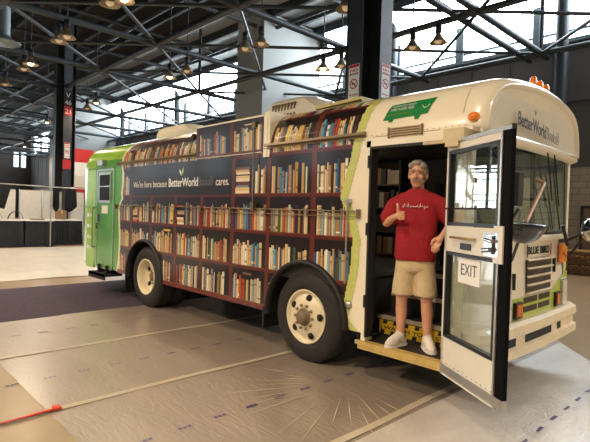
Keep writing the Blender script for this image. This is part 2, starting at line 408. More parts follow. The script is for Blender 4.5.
# ------------------------------------------------------------------ pendant lamps
lamp_meshes = {}
def make_lamp(lit):
    t = empty('pendant_lamp', (0, 0, 0), label='x', cat='lamp')
    b = MB(); b.lathe([(.05, .28), (.09, .22), (.16, .1), (.25, 0), (.235, 0), (.15, .1), (.08, .2)], (0, 0, 0), n=20); b.build('reflector', shade_m, t)
    b = MB(); b.lathe([(.001, .52), (.085, .52), (.085, .27), (.001, .27)], (0, 0, 0), n=14); b.build('ballast_housing', steeld, t)
    b = MB(); b.ell((0, 0, .06), (.1, .1, .09), n=8); b.build('bulb', bulb if lit else bulb_off, t)
    b = MB(); b.tube([(0, 0, .5), (0, 0, 3.85)], .018, n=6); b.build('hanger', steeld, t)
    return t
L1 = make_lamp(True); L0 = make_lamp(False)
lamps = [(-11.17, 1.19, 1, 'blazing pendant lamp cut by the top edge, upper left of the hall'), (-11.65, 1.05, 0, 'unlit pendant lamp just left of the blazing one at the top edge'),
 (-15.42, 1.11, 0, 'lower left lamp of the unlit pair high at upper left'), (-14.87, 1.15, 0, 'upper right lamp of the unlit pair high at upper left'),
 (-18.7, 1.24, 1, 'bright lit pendant lamp near the left edge of the picture'), (-19.6, 1.26, 0, 'dim pendant lamp touching the bright one near the left edge'),
 (-22.7, 1.37, 0, 'dim pendant lamp at the very left edge of the picture'), (-23.2, 5.28, 1, 'lit pendant lamp just right of the distant left column'),
 (-31.1, 5.5, 1, 'small lit pendant lamp far off, left of the distant column'), (-46, 8.2, 1, 'smallest lit pendant lamp, farthest away at left'),
 (-16.4, 5.32, 1, 'glowing pendant lamp above the rear roof unit of the bus'), (-15.2, 5.32, 0, 'unlit pendant lamp right of the glowing one above the rear roof unit'),
 (-11.75, 5.23, 0, 'left lamp of the unlit pair before the pale wall shaft'), (-11.04, 5.27, 0, 'right lamp of the unlit pair before the pale wall shaft'),
 (-7.63, 5.05, 0, 'large unlit pendant lamp hanging beside the top of the big column'), (-10.66, 8.39, 0, 'unlit pendant lamp seen against the window left of the big column'),
 (-11.35, 8.26, 1, 'glowing lamp low against the window left of the big column'), (-7.15, 8.46, 0, 'unlit pendant lamp against the windows right of the big column, right one'),
 (-7.95, 8.41, 0, 'unlit pendant lamp against the windows right of the big column, left one'), (-26.6, 5.35, 0, 'unlit far pendant lamp in front of the left windows, smaller of two'),
 (-24.9, 5.5, 0, 'unlit far pendant lamp in front of the left windows, larger of two')]
for (x, y, lit, lab) in lamps:
    o = copy_tree(L1 if lit else L0); o.location = (x, y, 6.5); o.matrix_basis = Matrix.Translation((x, y, 6.5)); o['label'] = lab; o['group'] = 'pendant lamps under the roof'
def kill(o):
    for c in list(o.children): kill(c)
    bpy.data.objects.remove(o)
kill(L1); kill(L0)
# air duct, upper left
t = empty('air_duct_drop', (-18.4, .35, 7.0), label='round metal air duct drop with a wide diffuser at the top left corner', cat='duct')
b = MB(); b.lathe([(.17, 0), (.17, 3.65)], (-18.4, .35, 7.1), n=20); b.build('duct_pipe', duct, t)
b = MB(); b.lathe([(.17, .2), (.25, .1), (.5, -.02), (.48, -.06), (.001, -.06)], (-18.4, .35, 7.0), n=24); b.build('diffuser', duct, t)

# ------------------------------------------------------------------ booth area
def skirted_table(x0, x1, y0, y1, label, seed):
    t = empty('skirted_table', ((x0+x1)/2, (y0+y1)/2, 0), label=label, cat='table', group=None); rnd = random.Random(seed)
    b = MB(); b.box(x0-.02, x1+.02, y0-.02, y1+.02, 1.0, 1.05); b.build('tabletop', drapew, t)
    b = MB(); ring = []
    def side(p, q, n):
        for i in range(n):
            f = i/n; ring.append((p[0]+(q[0]-p[0])*f, p[1]+(q[1]-p[1])*f))
    side((x0, y0), (x1, y0), 24); side((x1, y0), (x1, y1), 60); side((x1, y1), (x0, y1), 24); side((x0, y1), (x0, y0), 60)
    cx, cy = (x0+x1)/2, (y0+y1)/2; lo = []; hi = []
    for i, (x, y) in enumerate(ring):
        d = .018*math.sin(i*1.9)+rnd.uniform(-.006, .006)
        s = lambda e: (x+(e+d)*(1 if x > cx else -1)*(abs(x-cx) > (x1-x0)/2-.01), y+(e+d)*(1 if y > cy else -1)*(abs(y-cy) > (y1-y0)/2-.01))
        lo.append((*s(.04), .015)); hi.append((*s(.005), 1.0))
    b.loft([lo, hi]); b.build('skirt', drape, t)
    for sx in (x0+.08, x1-.08):
        for sy in (y0+.08, y1-.08):
            b = MB(); b.tube([(sx, sy, 0), (sx, sy, 1.0)], .015, n=6); b.build('leg', alu, t)
skirted_table(-21.3, -20.5, .3, 1.54, 'black-skirted tall table at the left edge of the picture', 1)
skirted_table(-21.3, -20.52, 1.68, 2.66, 'black-skirted tall table just left of the metal post', 2)
skirted_table(-22.0, -21.2, 2.86, 4.0, 'black-skirted table set back, next to the green rear of the bus', 3)
# pipe and drape
def pd(y, x, h, lab):
    t = empty('drape_upright', (x, y, 0), label=lab, cat='pole')
    b = MB(); b.tube([(x, y, .01), (x, y, h)], .028); b.build('pole', alu, t)
    b = MB(); b.box(x-.12, x+.12, y-.12, y+.12, 0, .012); b.build('base_plate', steeld, t)
pd(2.48, -20.3, 2.36, 'tall bright metal upright between the skirted tables')
pd(3.85, -22.3, 2.4, 'metal upright behind the recessed table beside the bus')
b = MB(); b.tube([(-20.3, -1.5, 2.42), (-20.3, 2.48, 2.35), (-20.45, 4.6, 2.34)], .022)
tag(b.build('drape_crossbar', alu), 'horizontal metal rail on top of the uprights above the tables', 'pole')
def hung(y0, y1, x, z0, z1, lab, sl=0):
    b = MB(); n = 26; A = []; Bt = []; A2 = []; B2 = []
    for i in range(n+1):
        f = i/n; y = y0+(y1-y0)*f; d = .03*math.sin(i*1.7)
        A.append((x+d, y, z1)); Bt.append((x+d*1.5, y+sl*(f-.5), z0+.12*math.sin(f*PI*1.3+y0)))
        A2.append((x+d-.02, y, z1)); B2.append((x+d*1.5-.02, y+sl*(f-.5), z0+.12*math.sin(f*PI*1.3+y0)))
    b.loft([A, Bt, B2, A2, A]);
    tag(b.build('black_cloth', drape), lab, 'cloth')
    del b
hung(.2, 1.15, -20.4, 1.55, 2.41, 'black cloth draped over the rail at the far left edge', -.5)
hung(2.6, 2.85, -20.5, 1.5, 2.33, 'narrow black cloth hanging just right of the metal upright')
hung(3.08, 3.5, -20.5, 1.5, 2.33, 'wide black cloth hanging from the rail near the bus', .08)
for j, (y, lab) in enumerate(((.2, 'white exhibit panel at the left edge behind the tables'), (1.25, 'white exhibit panel behind the tables, left of centre'), (2.3, 'white exhibit panel behind the tables, centre one'), (3.25, 'white exhibit panel beside the metal upright'), (4.2, 'white exhibit panel nearest the green bus end'))):
    t = empty('exhibit_panel', (-24, y+.5, 0), label=lab, cat='panel', group=None)
    b = MB(); b.box(-24.03, -24, y+.03, y+.9, .1, 2.28); b.build('panel', drapew, t)
    b = MB(); b.box(-24.04, -23.98, y, y+.03, 0, 2.3); b.box(-24.2, -23.8, y-.01, y+.04, 0, .03); b.build('frame_post', alu, t)
# items on the tables
def domechair(x, y, lab):
    t = empty('black_chair', (x, y, 0), label=lab, cat='chair', group=None)
    b = MB(); b.loft([[(x-.06+dx, y+(.3*math.cos(a))*s, .72+.62*max(0, math.sin(a))**.6*s2) for a in np.linspace(0, PI, 16)] for dx, s, s2 in ((0, 1, 1), (.05, 1.02, 1.02), (.1, .96, .97))], closed=False); b.build('backrest', drape, t)
    b = MB(); b.box(x-.5, x-.05, y-.25, y+.25, .62, .7); b.build('seat', drape, t)
    for sx in (-.47, -.06):
        for sy in (-.22, .22): b = MB(); b.tube([(x+sx, y+sy, 0), (x+sx, y+sy, .63)], .014, n=6); b.build('leg', alu, t)
domechair(-21.9, .9, 'round-backed dark chair behind the left table, leftmost')
domechair(-21.9, 1.65, 'round-backed dark chair behind the left table, right one')
t = empty('cardboard_box', (-21.6, 3.25, 1.05), label='brown cardboard box standing on the recessed black-skirted table', cat='box')
b = MB(); b.box(-21.75, -21.45, 3.1, 3.45, 1.05, 1.45); b.build('carton', card, t)
b = MB(); b.box(-21.75, -21.45, 3.25, 3.3, 1.45, 1.455); b.box(-21.45, -21.445, 3.25, 3.3, 1.3, 1.45); b.build('packing_tape', creamd, t)
b = MB(); b.box(-20.95, -20.6, 1.9, 2.35, 1.05, 1.08); tag(b.build('flat_tray', woodd), 'low brown tray lying on the table left of the upright', 'tray')

# ------------------------------------------------------------------ pallets
def pallet():
    t = empty('pallet', (0, 0, 0), label='x', cat='pallet')
    b = MB()
    for j in range(7): b.box(-.5+j*.152, -.5+j*.152+.09, -.6, .6, .122, .144)
    b.build('top_deck', wood, t)
    b = MB()
    for j in range(3): b.box(-.5+j*.45, -.5+j*.45+.1, -.6, .6, 0, .022)
    b.build('bottom_deck', woodd, t)
    for y in (-.6, -.05, .5): b = MB(); b.box(-.5, .51, y, y+.1, .022, .122); b.build('stringer', woodd, t)
    return t
pl = pallet(); names = ['bottom pallet', 'second pallet from the floor', 'middle pallet', 'fourth pallet from the floor', 'top pallet, its pale deck in view']
for s, (px, py) in enumerate(((-4.45, 13.2), (-3.3, 13.25))):
    for j in range(5):
        o = copy_tree(pl); o.matrix_basis = Matrix.Translation((px+random.uniform(-.03, .03), py-.05*(j % 2), .0015+j*.1455)) @ Matrix.Rotation(random.uniform(-.03, .03), 4, 'Z')
        o['label'] = names[j]+(' of the wooden stack beyond the bus front' if s == 0 else ' of the stack cut by the right edge'); o['group'] = 'stacked wooden pallets'
kill(pl)

# ------------------------------------------------------------------ floor coverings
mb = MB(); mb.box(-10.55, -7.6, -12, 3.6, .0, .006)
tag(mb.build('carpet_strip', carpetm), 'purple grey carpet strip on the floor under the rear of the bus', 'carpet')
def sheet(name, xr, yr, z, m, edge=lambda x, y: (x, y), amp=.006, step=.25):
    b = MB(); nx = int((xr[1]-xr[0])/step)+1; ny = int((yr[1]-yr[0])/step)+1; vs = []; fs = []
    for i in range(nx+1):
        for j in range(ny+1):
            x = xr[0]+(xr[1]-xr[0])*i/nx; y = yr[0]+(yr[1]-yr[0])*j/ny
            x2, y2 = edge(x, y); vs.append((x2, y2, z+amp*abs(math.sin(x*2.3+y*.7)*math.sin(y*1.9+x*.4))))
    for i in range(nx):
        for j in range(ny): a = i*(ny+1)+j; fs.append((a, a+1, a+ny+2, a+ny+1))
    b.add(vs, fs, 0, True); return b.build(name, m)
def ed(x, y):
    # crumpled far edge on the right, running back to the right front corner
    if y > 0:
        lim = 3.75 if x < -2.6 else max(2.0, 3.75-(x+2.6)*1.05)
        y = y*lim/3.75+(.05*math.sin(x*5) if y > 3.5 else 0)
    return x, y
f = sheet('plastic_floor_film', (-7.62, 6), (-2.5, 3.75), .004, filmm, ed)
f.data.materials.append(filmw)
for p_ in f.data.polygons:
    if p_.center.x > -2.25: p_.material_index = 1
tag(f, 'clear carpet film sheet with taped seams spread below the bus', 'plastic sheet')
b = MB()
for x in (-5.8, -4.1, -2.25, -.45):
    ys = np.arange(-2.5, 2.6, .2)
    b.loft([[(x-.035+.01*math.sin(y*3+x), y, .0125) for y in ys], [(x+.035+.01*math.sin(y*3+x), y, .0125) for y in ys]], closed=False)
b.build('taped_seam', tapem, f)
b = MB()
for x, y0 in ((-6.7, -2.4), (-4.89, -2.56), (-3.14, -2.47), (-1.35, -2.3), (.45, -2.4)):
    for j in range(16):
        y = y0+j*.32
        if y > 2.6: continue
        for q in range(3):
            b.box(x-.013+random.uniform(-.006, .006), x+.013, y-.055+q*.04, y-.055+q*.04+.03, .0115, .0125)
b.build('printed_mark', purple, f)
b = MB()
for (ox, oy, n) in ((-3.0, -.12, 18),):
    for j in range(n):
        a = -PI*(.08+.84*j/n)+random.uniform(-.03, .03); r0 = random.uniform(.15, .6); r1 = r0+random.uniform(.3, .9)
        dx, dy = math.cos(a), math.sin(a); w = random.uniform(.004, .008); nx, ny = -dy*w, dx*w
        p0 = Vector((ox+dx*r0, oy+dy*r0, .011)); p1 = Vector((ox+dx*r1, oy+dy*r1, .011)); mid = (p0+p1)/2+Vector((0, 0, .003))
        if p1.y < -2.4: continue
        b.loft([[p0, p0, p0], [mid+Vector((nx, ny, -.003)), mid, mid-Vector((nx, ny, .003))], [p1, p1, p1]], closed=False)
b.build('wrinkle', tapem, f)
f2 = sheet('floor_cover_strip', (-7.62, 6), (-4.0, -2.44), .002, filme, amp=.001)
tag(f2, 'tan protective strip along the near edge of the carpet film', 'plastic sheet')
f3 = sheet('white_sheet', (-20.2, -11.6), (-7, 5), .004, whitefilm, amp=.012)
tag(f3, 'white crinkled sheet on the floor in front of the skirted tables', 'plastic sheet')
t = empty('orange_strap', (-4.1, -2.6, .014), label='orange strap lying on the film at the lower left', cat='strap')
b = MB(); b.loft([[(-4.02-.06*f-.018, -3.4+f*.98, .02+.004*math.sin(f*9)) for f in np.linspace(0, 1, 14)], [(-4.02-.06*f+.018, -3.4+f*.98, .022+.004*math.sin(f*9)) for f in np.linspace(0, 1, 14)], [(-4.02-.06*f+.018, -3.4+f*.98, .015) for f in np.linspace(0, 1, 14)], [(-4.02-.06*f-.018, -3.4+f*.98, .015) for f in np.linspace(0, 1, 14)]]); b.build('webbing', orange, t)
b = MB(); b.box(-4.12, -4.05, -2.46, -2.41, .014, .034); b.build('strap_end', orange, t)

# ------------------------------------------------------------------ the bus
bus = empty('bus', (-6, 1.22, 0), label='old cream and green bus wrapped in a printed bookshelf picture, man in its doorway', cat='bus')
XF, XR, XFR = -3.7305, -7.475, -1.78
DX0, DX1, DZT = -2.88, -2.06, 2.33
SK = .49
W = 2.44
ROOF = [(.015, 2.52), (.06, 2.64), (.13, 2.74), (.23, 2.81), (.36, 2.858), (.6, 2.9), (.9, 2.93), (1.22, 2.94)]
def fx(y): t = (y-1.22)/1.22; return XFR-.06*t*t
def zb(X):
    z = SK
    for c in (XF, XR):
        d = .6**2-(X-c)**2
        if d > 0: z = max(z, .5+math.sqrt(d))
    return z
def rear(X):   # inward taper and drop of the roof towards the rear
    t = max(0, (-10.02-X)/.42); t = min(t, 1)
    return .3*(1-math.sqrt(max(0, 1-t*t))), .42*(1-math.sqrt(max(0, 1-t*t*.96)))
def ring_near(X, bot):
    e, d = rear(X)
    r = [(X, e, max(z, bot)) for z in (SK, .8, 1.1, 1.4, 1.68, 2.0, 2.33, 2.40)]
    r += [(X, e+y*(1-e/1.22), z-d*((z-2.4)/.54)**.7) for y, z in ROOF]
    return r
st = []
X = -10.44
while X < -10.0: st.append((X, SK+.02*(X < -10.2)*0)); X += .04
X = -10.0
xs = sorted(set([round(v, 3) for v in np.arange(-10, -1.9, .1)]+[round(c+.6*math.cos(a), 4) for c in (XF, XR) for a in np.linspace(0, PI, 41)]))
for X in xs:
    if DX0 < X < DX1 or X > -1.98: continue
    st.append((X, zb(X)))
st += [(DX0-.0001, zb(DX0)), (DX0, DZT), (DX1, DZT), (DX1+.0001, SK), (-1.95, SK)]
st.sort()
b = MB()
def mi_for(X): return 1 if X < -8.42 else 0
rings = [ring_near(X, z) for X, z in st]
for i in range(len(rings)-1):
    A, C = rings[i], rings[i+1]
    for k in range(len(A)-1):
        m = mi_for((A[0][0]+C[0][0])/2)
        if m == 1 and (A[k][2] > 2.42 or A[0][0] < -9.62): m = 2
        b.face([A[k], C[k], C[k+1], A[k+1]], m, True)
# far half of the roof, far side with a driver's window
WX0, WX1, WZ0, WZ1 = -3.1, -2.0, 1.5, 2.3
for i in range(len(rings)-1):
    A, C = rings[i], rings[i+1]; m = mi_for((A[0][0]+C[0][0])/2)
    for k in range(7, len(A)-1):
        b.face([(p[0], W-p[1], p[2]) for p in (A[k], C[k], C[k+1], A[k+1])], m, True)
    X0, X1 = A[0][0], C[0][0]
    if WX0 <= (X0+X1)/2 <= WX1:
        segs = ((SK, WZ0), (WZ1, 2.4))
    else: segs = ((SK, 2.4),)
    for z0, z1 in segs: b.face([(X0, W-A[0][1], z0), (X1, W-C[0][1], z0), (X1, W-C[0][1], z1), (X0, W-A[0][1], z1)], m)
# rear face
R0 = rings[0]; b.face(R0+[(p[0], W-p[1], p[2]) for p in R0[::-1]], 2)
b.build('body_shell', [cream, green, green2], bus, weld=True)
# chassis and wheel wells
b = MB()
b.box(-10.2, -2.95, .62, 1.82, .42, .95); b.box(-6.8, -4.45, .06, .62, .44, .6); b.box(-6.8, -4.45, 1.82, 2.38, .44, .6); b.box(-10.1, -8.2, .1, 2.3, .44, .7)
b.box(-3.12, -3.05, .06, 2.38, .44, 1.0); b.box(-2.9, -2.0, 1.1, 2.36, .42, 1.0); b.box(-4.45, -4.40, .06, .62, .44, 1.1); b.box(-6.85, -6.8, .06, .62, .44, 1.1)
b.tube([(XF, .3, .5), (XF, 2.15, .5)], .07); b.tube([(XR, .3, .5), (XR, 2.15, .5)], .09); b.build('chassis', chassis, bus)
# inner wheel housing
for c in (XF, XR):
    b = MB(); b.loft([[(c+.61*math.cos(a), .03, .5+.61*math.sin(a)) for a in np.linspace(-.1, PI+.1, 30)], [(c+.61*math.cos(a), .62, .5+.61*math.sin(a)) for a in np.linspace(-.1, PI+.1, 30)]], closed=False)
    b.build('wheel_housing', chassis, bus)
    b = MB(); rr = []
    for R, y in ((.58, .02), (.588, -.04), (.61, -.055), (.632, -.035), (.635, .0)):
        rr.append([(c+R*math.cos(a), y, .5+R*math.sin(a)) for a in np.linspace(-.02, PI+.1, 40)])
    b.loft(rr, closed=False); b.build('fender_flare', black, bus)
    b = MB(); b.box(c-.68, c-.655, -.02, .5, .2 if c == XR else .26, .52); b.build('mud_flap', black, bus)
# wheels
def wheel(c, y0, front, side=1, lab=None):
    t = bpy.data.objects.new('wheel', None); COL.objects.link(t); t.parent = bus; t.matrix_basis = Matrix.Translation((c+6, y0-1.22, .505))
    yy = lambda pr: [(r, h*side) for r, h in pr]
    b = MB(); pr = [(.285, .03), (.31, .005), (.36, -.005), (.42, .0), (.463, .012), (.487, .03), (.505, .055)]
    for g in range(4): h = .08+g*.042; pr += [(.505, h), (.505, h+.02), (.496, h+.024), (.496, h+.036)]
    pr += [(.505, .25), (.48, .285), (.4, .3), (.285, .28)]
    b.lathe(yy(pr), (c, y0, .505), 'y', 56); b.build('tire', tirem, t)
    b = MB()
    if front: pr = [(.285, .03), (.30, .0), (.29, -.006), (.272, .012), (.262, .035), (.25, .04), (.235, .02), (.2, .005), (.165, -.008), (.15, -.012), (.1, -.014), (.085, -.02)]
    else: pr = [(.285, .03), (.30, .0), (.29, -.006), (.272, .012), (.262, .04), (.25, .1), (.245, .15), (.19, .165), (.16, .17), (.15, .165), (.1, .165)]
    b.lathe(yy(pr), (c, y0, .505), 'y', 48); b.build('rim', rimm, t)
    b = MB(); h0 = -.02 if front else .165
    b.lathe(yy([(.1, h0), (.085, h0-.005), (.075, h0-.05), (.06, h0-.062), (.001, h0-.066)]), (c, y0, .505), 'y', 24); b.build('hub', mat('greasy_hub', rgb(116, 98, 72), .5, var=.2), t)
    for j in range(5):
        a = math.radians(78-72*j); r = .212; h = .0 if front else .15
        b = MB(); b.lathe([(.001, (h-.006)*side), (.038, (h+.0)*side), (.04, (h+.02)*side)], (c+r*math.cos(a), y0, .505+r*math.sin(a)), 'y', 16); b.build('hand_hole', chassis, t)
    for j in range(10):
        a = 2*PI*j/10; r = .13; h = -.013 if front else .165
        b = MB(); b.lathe(yy([(.016, h), (.016, h-.025), (.008, h-.032), (.001, h-.032)]), (c+r*math.cos(a), y0, .505+r*math.sin(a)), 'y', 6); b.build('lug_nut', mat('lug_nut_paint', rgb(150, 130, 98), .45), t)
wheel(XF, .02, True); wheel(XR, .02, False); wheel(XF, 2.42, True, -1); wheel(XR, 2.42, False, -1)
for s, y0 in ((1, .33), (-1, 2.11)): b = MB(); b.lathe([(.28, 0), (.4, 0), (.505, .05*s), (.505, .22*s), (.4, .26*s), (.28, .26*s)], (XR, y0, .505), 'y', 40); b.build('inner_tire', tirem, bus)

# ---------------- printed livery (one printed skin)
arc = [(0, 2.40)]+ROOF
def surf(s, X=0, off=.004, hatch=False):
    # s = height up the wall, then length along the roof curve
    if s <= 2.40: return (-off, s)
    L = s-2.40; 
    for (a, c), (d, e) in zip(arc, arc[1:]):
        q = math.hypot(d-a, e-c)
        if L <= q or (d, e) == arc[-1]:
            f = L/q; y = a+(d-a)*f; z = c+(e-c)*f; nx, nz = -(e-c)/q, (d-a)/q
            return (y+nx*off, z+nz*off)
        L -= q
C = dict(k=(26, 14, 12), post=(98, 40, 26), shelf=(88, 34, 24), lite=(112, 50, 34), lime=(196, 202, 112), cream=(232, 220, 190), green=(74, 150, 44))
pal = [(214, 186, 132)]*5+[(196, 160, 104)]*5+[(168, 128, 80)]*4+[(228, 212, 178)]*4+[(236, 228, 208)]*2+[(44, 84, 128), (60, 128, 156), (90, 160, 180), (40, 62, 96), (160, 46, 30), (196, 78, 40), (212, 166, 52), (226, 190, 70), (66, 96, 52), (24, 20, 24), (40, 34, 36), (110, 80, 60), (140, 160, 155), (190, 196, 186), (150, 112, 70), (100, 50, 38), (180, 60, 46), (30, 44, 60), (120, 130, 140)]
DIV = [-8.72, -8.01, -7.29, -6.52, -5.81, -5.09, -4.38, -3.64, -2.9]
SH = [.52, .95, 1.40, 1.85, 2.33, 2.78, 3.2]
dxr, dsr = .0125, .015
def paint_books(A, x0, s0, put, rnd, DIV, SH, skip=None):
    put(DIV[0]-.2, DIV[-1]+.2, SH[0]-.05, SH[-1]+.3, C['k'])
    for ci in range(len(DIV)-1):
        a, c = DIV[ci]+.035, DIV[ci+1]-.035
        for ri in range(len(SH)-1):
            z = SH[ri]+.022; H = SH[ri+1]-SH[ri]; x = a+rnd.uniform(0, .03)
            if skip and skip(ci, ri): continue
            if rnd.random() < .16: # a lying pile first
                w = rnd.uniform(.2, .3); zz = z
                while zz < z+H*.62:
                    t = rnd.uniform(.025, .045); cc = rnd.choice(pal); put(x+rnd.uniform(0, .02), x+w-rnd.uniform(0, .03), zz, zz+t-.004, cc); zz += t
                x += w+.01
            end = c-rnd.uniform(0, .08)
            while x < end:
                t = rnd.choice((.0125, .025, .025, .025, .0375, .0375, .05)); h = H*rnd.uniform(.5, .72); cc = rnd.choice(pal)
                if rnd.random() < .03: x += .03; continue
                put(x, x+t, z, z+h, cc)
                if t > .02:
                    d = tuple(int(v*.62) for v in cc); put(x+t-.0125, x+t-.003, z, z+h, tuple(int(v*.8) for v in cc))
                    if rnd.random() < .5: put(x, x+t, z+h*.7, z+h*.78, d)
                    if rnd.random() < .3: put(x, x+t, z+h*.12, z+h*.2, rnd.choice(pal))
                x += t
            if rnd.random() < .3:
                xx = rnd.uniform(a, c-.25); put(xx, xx+rnd.uniform(.16, .26), z+H*.73, z+H*.79, rnd.choice(pal+[(190, 40, 30)]*6))
    for s in SH[:-1]:
        put(DIV[0]-.2, DIV[-1]+.2, s-.022, s+.022, C['shelf']); put(DIV[0]-.2, DIV[-1]+.2, s+.008, s+.022, C['lite'])
    for x in DIV: put(x-.035, x+.035, SH[0]-.05, SH[-1]+.02, C['post']); put(x-.035, x-.02, SH[0]-.05, SH[-1]+.02, C['shelf'])
x0, s0 = -8.8, .49; NX = int((8.8-2.86)/dxr); NS = int((3.62-s0)/dsr)
img = np.zeros((NS, NX, 3)); ok = np.ones((NS, NX), bool)
def put(a, c, s1, s2, col):
    i0, i1 = int(round((a-x0)/dxr)), int(round((c-x0)/dxr)); j0, j1 = int(round((s1-s0)/dsr)), int(round((s2-s0)/dsr))
    i1 = max(i1, i0+1); img[max(j0, 0):max(j1, 0), max(i0, 0):max(i1, 0)] = col
rnd = random.Random(11)
paint_books(img, x0, s0, put, rnd, DIV, SH)
put(-8.9, -2.8, .49, .50, C['post'])
# black banner
put(-8.05, -5.11, 1.85, 2.35, (30, 28, 30))
XLt = [(.46, -8.50), (.7, -8.43), (1.0, -8.40), (1.3, -8.43), (1.6, -8.47), (1.72, -8.42), (1.8, -8.33), (1.9, -8.36), (2.1, -8.31), (2.25, -8.31), (2.4, -8.38), (2.6, -8.36), (2.8, -8.24), (3.0, -8.14), (3.5, -8.05)]
XRt = [(.46, -3.02), (.6, -3.20), (.8, -3.15), (1.1, -3.09), (1.4, -3.07), (1.65, -3.15), (1.82, -3.25), (1.95, -3.21), (2.2, -3.13), (2.5, -3.06), (2.8, -3.02), (3.5, -3.0)]
for j in range(NS):
    s = s0+(j+.5)*dsr; xl = interp(s, XLt); xr = interp(s, XRt)
    il = int((xl-x0)/dxr); ir = int((xr-x0)/dxr)
    img[j, :il] = C['cream']; ok[j, :max(0, il-5)] = False
    img[j, ir:] = C['lime']; ok[j, ir+8:] = False
for j in range(NS):
    for i in range(NX):
        X = x0+(i+.5)*dxr; s = s0+(j+.5)*dsr
        if s < 1.2 and min((X-XF)**2, (X-XR)**2)+(s-.5)**2 < .6**2: ok[j, i] = False
def raster(name, img, ok, x0, s0, P, mat_, parent):
    vs = []; fs = []; cols = []
    for j in range(img.shape[0]):
        i = 0
        while i < img.shape[1]:
            if not ok[j, i]: i += 1; continue
            k = i+1
            while k < img.shape[1] and ok[j, k] and (img[j, k] == img[j, i]).all(): k += 1
            o = len(vs); a, c = x0+i*dxr, x0+k*dxr; z0, z1 = s0+j*dsr, s0+(j+1)*dsr
            vs += [P(a, z0), P(c, z0), P(c, z1), P(a, z1)]; fs.append((o, o+1, o+2, o+3)); cols.append(lin(tuple(img[j, i]/255))+(1,)); i = k
    me = bpy.data.meshes.new(name); me.from_pydata(vs, [], fs); at = me.color_attributes.new('ink', 'FLOAT_COLOR', 'CORNER')
    at.data.foreach_set('color', np.repeat(np.array(cols, dtype=np.float32), 4, axis=0).ravel())
    me.materials.append(mat_)
    T = Matrix.Identity(4); p = parent
    while p: T = p.matrix_basis @ T; p = p.parent
    me.transform(T.inverted())
    o = bpy.data.objects.new(name, me); COL.objects.link(o); o.parent = parent; return o
raster('printed_bookshelf_wrap', img, ok, x0, s0, lambda X, s: (X, *surf(s)), livery, bus)['label'] = 'printed picture of crowded bookshelves'
# raised flat hatch panel with the picture running on
HX0, HX1 = -5.94, -4.47
b = MB(); b.box(HX0, HX1, -.03, .0, 2.36, 2.80); b.box(HX0, HX1, -.035, .55, 2.79, 2.81)
for x in (HX0, HX1-.03): b.prism([(-.03, 2.36), (.02, 2.36), (.06, 2.62), (.22, 2.79), (-.03, 2.80)], lambda y, z: (x, y, z), lambda y, z: (x+.03, y, z))
b.box(HX1-.0, HX1+.06, -.03, .02, 2.3, 2.8)
b.prism([(-.02, 2.3), (.1, 2.7), (.5, 2.84), (-.02, 2.84)], lambda y, z: (HX1, y, z), lambda y, z: (HX1+.1, y, z))
h = b.build('raised_hatch', cream, bus)
img2 = np.zeros((28, int((HX1-HX0)/dxr), 3)); ox = HX0; os_ = 2.37
def put2(a, c, s1, s2, col):
    i0, i1 = int(round((a-ox)/dxr)), int(round((c-ox)/dxr)); j0, j1 = int(round((s1-os_)/dsr)), int(round((s2-os_)/dsr)); i1 = max(i1, i0+1)
    img2[max(j0, 0):max(j1, 0), max(i0, 0):max(i1, 0)] = col
paint_books(img2, ox, os_, put2, random.Random(5), [-5.92, -5.11, -4.45], [2.38, 2.80])
raster('printed_books', img2, np.ones(img2.shape[:2], bool), ox, os_, lambda X, s: (X, -.034, s), livery, h)
# banner wording
nb = bus
Fb = lambda x, z: frame((x, -.006, z), (1, 0, 0), (0, 0, 1))
text("We're here because", .15, Fb(-7.94, 1.985), drapew, bus, fit=1.14)
text('BetterWorld', .18, Fb(-6.75, 1.985), white, bus, fit=.82, bold=.0022)
text('Books\u00ae', .18, Fb(-5.91, 1.985), mat('faint_grey', rgb(105, 105, 110), .5), bus, fit=.36)
text('cares.', .15, Fb(-5.48, 1.985), drapew, bus, fit=.3)
def leafmark(M, s, parent, m1, m2):
    b = MB(); a = [(0, 0), (-.55, .6), (-.5, 1.0), (-.1, .6)]; c = [(0, 0), (.1, .7), (.7, 1.35), (.5, .5)]
    for poly, mi in ((a, 0), (c, 1)): b.prism([(x*s, y*s) for x, y in poly], lambda u, v: M @ Vector((u, v, 0)), lambda u, v: M @ Vector((u, v, .002)), mi)
    return b.build('bird_emblem', [m1, m2], parent)
leafmark(Fb(-6.37, 2.14), .1, bus, white, lime)
# rails
railm = mat('weathered_rail', rgb(138, 122, 98), .35, metal=.7)
b = MB()
for z in (1.68,):
    b.tube([(-8.62, -.03, z), (-3.0, -.03, z)], .007, n=6); b.tube([(-8.62, -.03, z-.055), (-3.0, -.03, z-.055)], .005, n=6)
    for x in np.arange(-8.6, -2.95, .7): b.box(x-.015, x+.015, -.04, 0, z-.07, z+.02)
b.build('rub_rail', railm, bus)
for x0_, x1_ in ((-8.6, -5.95), (-4.45, -2.95)):
    b = MB(); b.prism([(.0, 2.46), (-.035, 2.455), (-.04, 2.43), (.0, 2.40)], lambda y, z: (x0_, y, z), lambda y, z: (x1_, y, z))
    b.tube([(x0_, -.03, 2.40), (x1_, -.03, 2.40)], .006, n=6); b.build('drip_rail', railm, bus)
for x0_, x1_ in ((-8.5, -8.13), (-6.83, -4.38)): b = MB(); b.box(x0_, x1_, -.012, .02, .47, .535); b.box(x0_, x1_, -.02, .02, .475, .49); b.build('skirt_rail', mat('brown_skirt', rgb(112, 48, 30), .35, coat=.4), bus)
b = MB(); b.tube([(-4.63, -.05, 2.72), (-4.62, -.05, 1.70)], .008, n=8); b.box(-4.66, -4.6, -.06, 0, 1.66, 1.76); b.box(-4.66, -4.6, -.06, 0, 2.66, 2.74); b.build('hatch_strut', railm, bus)
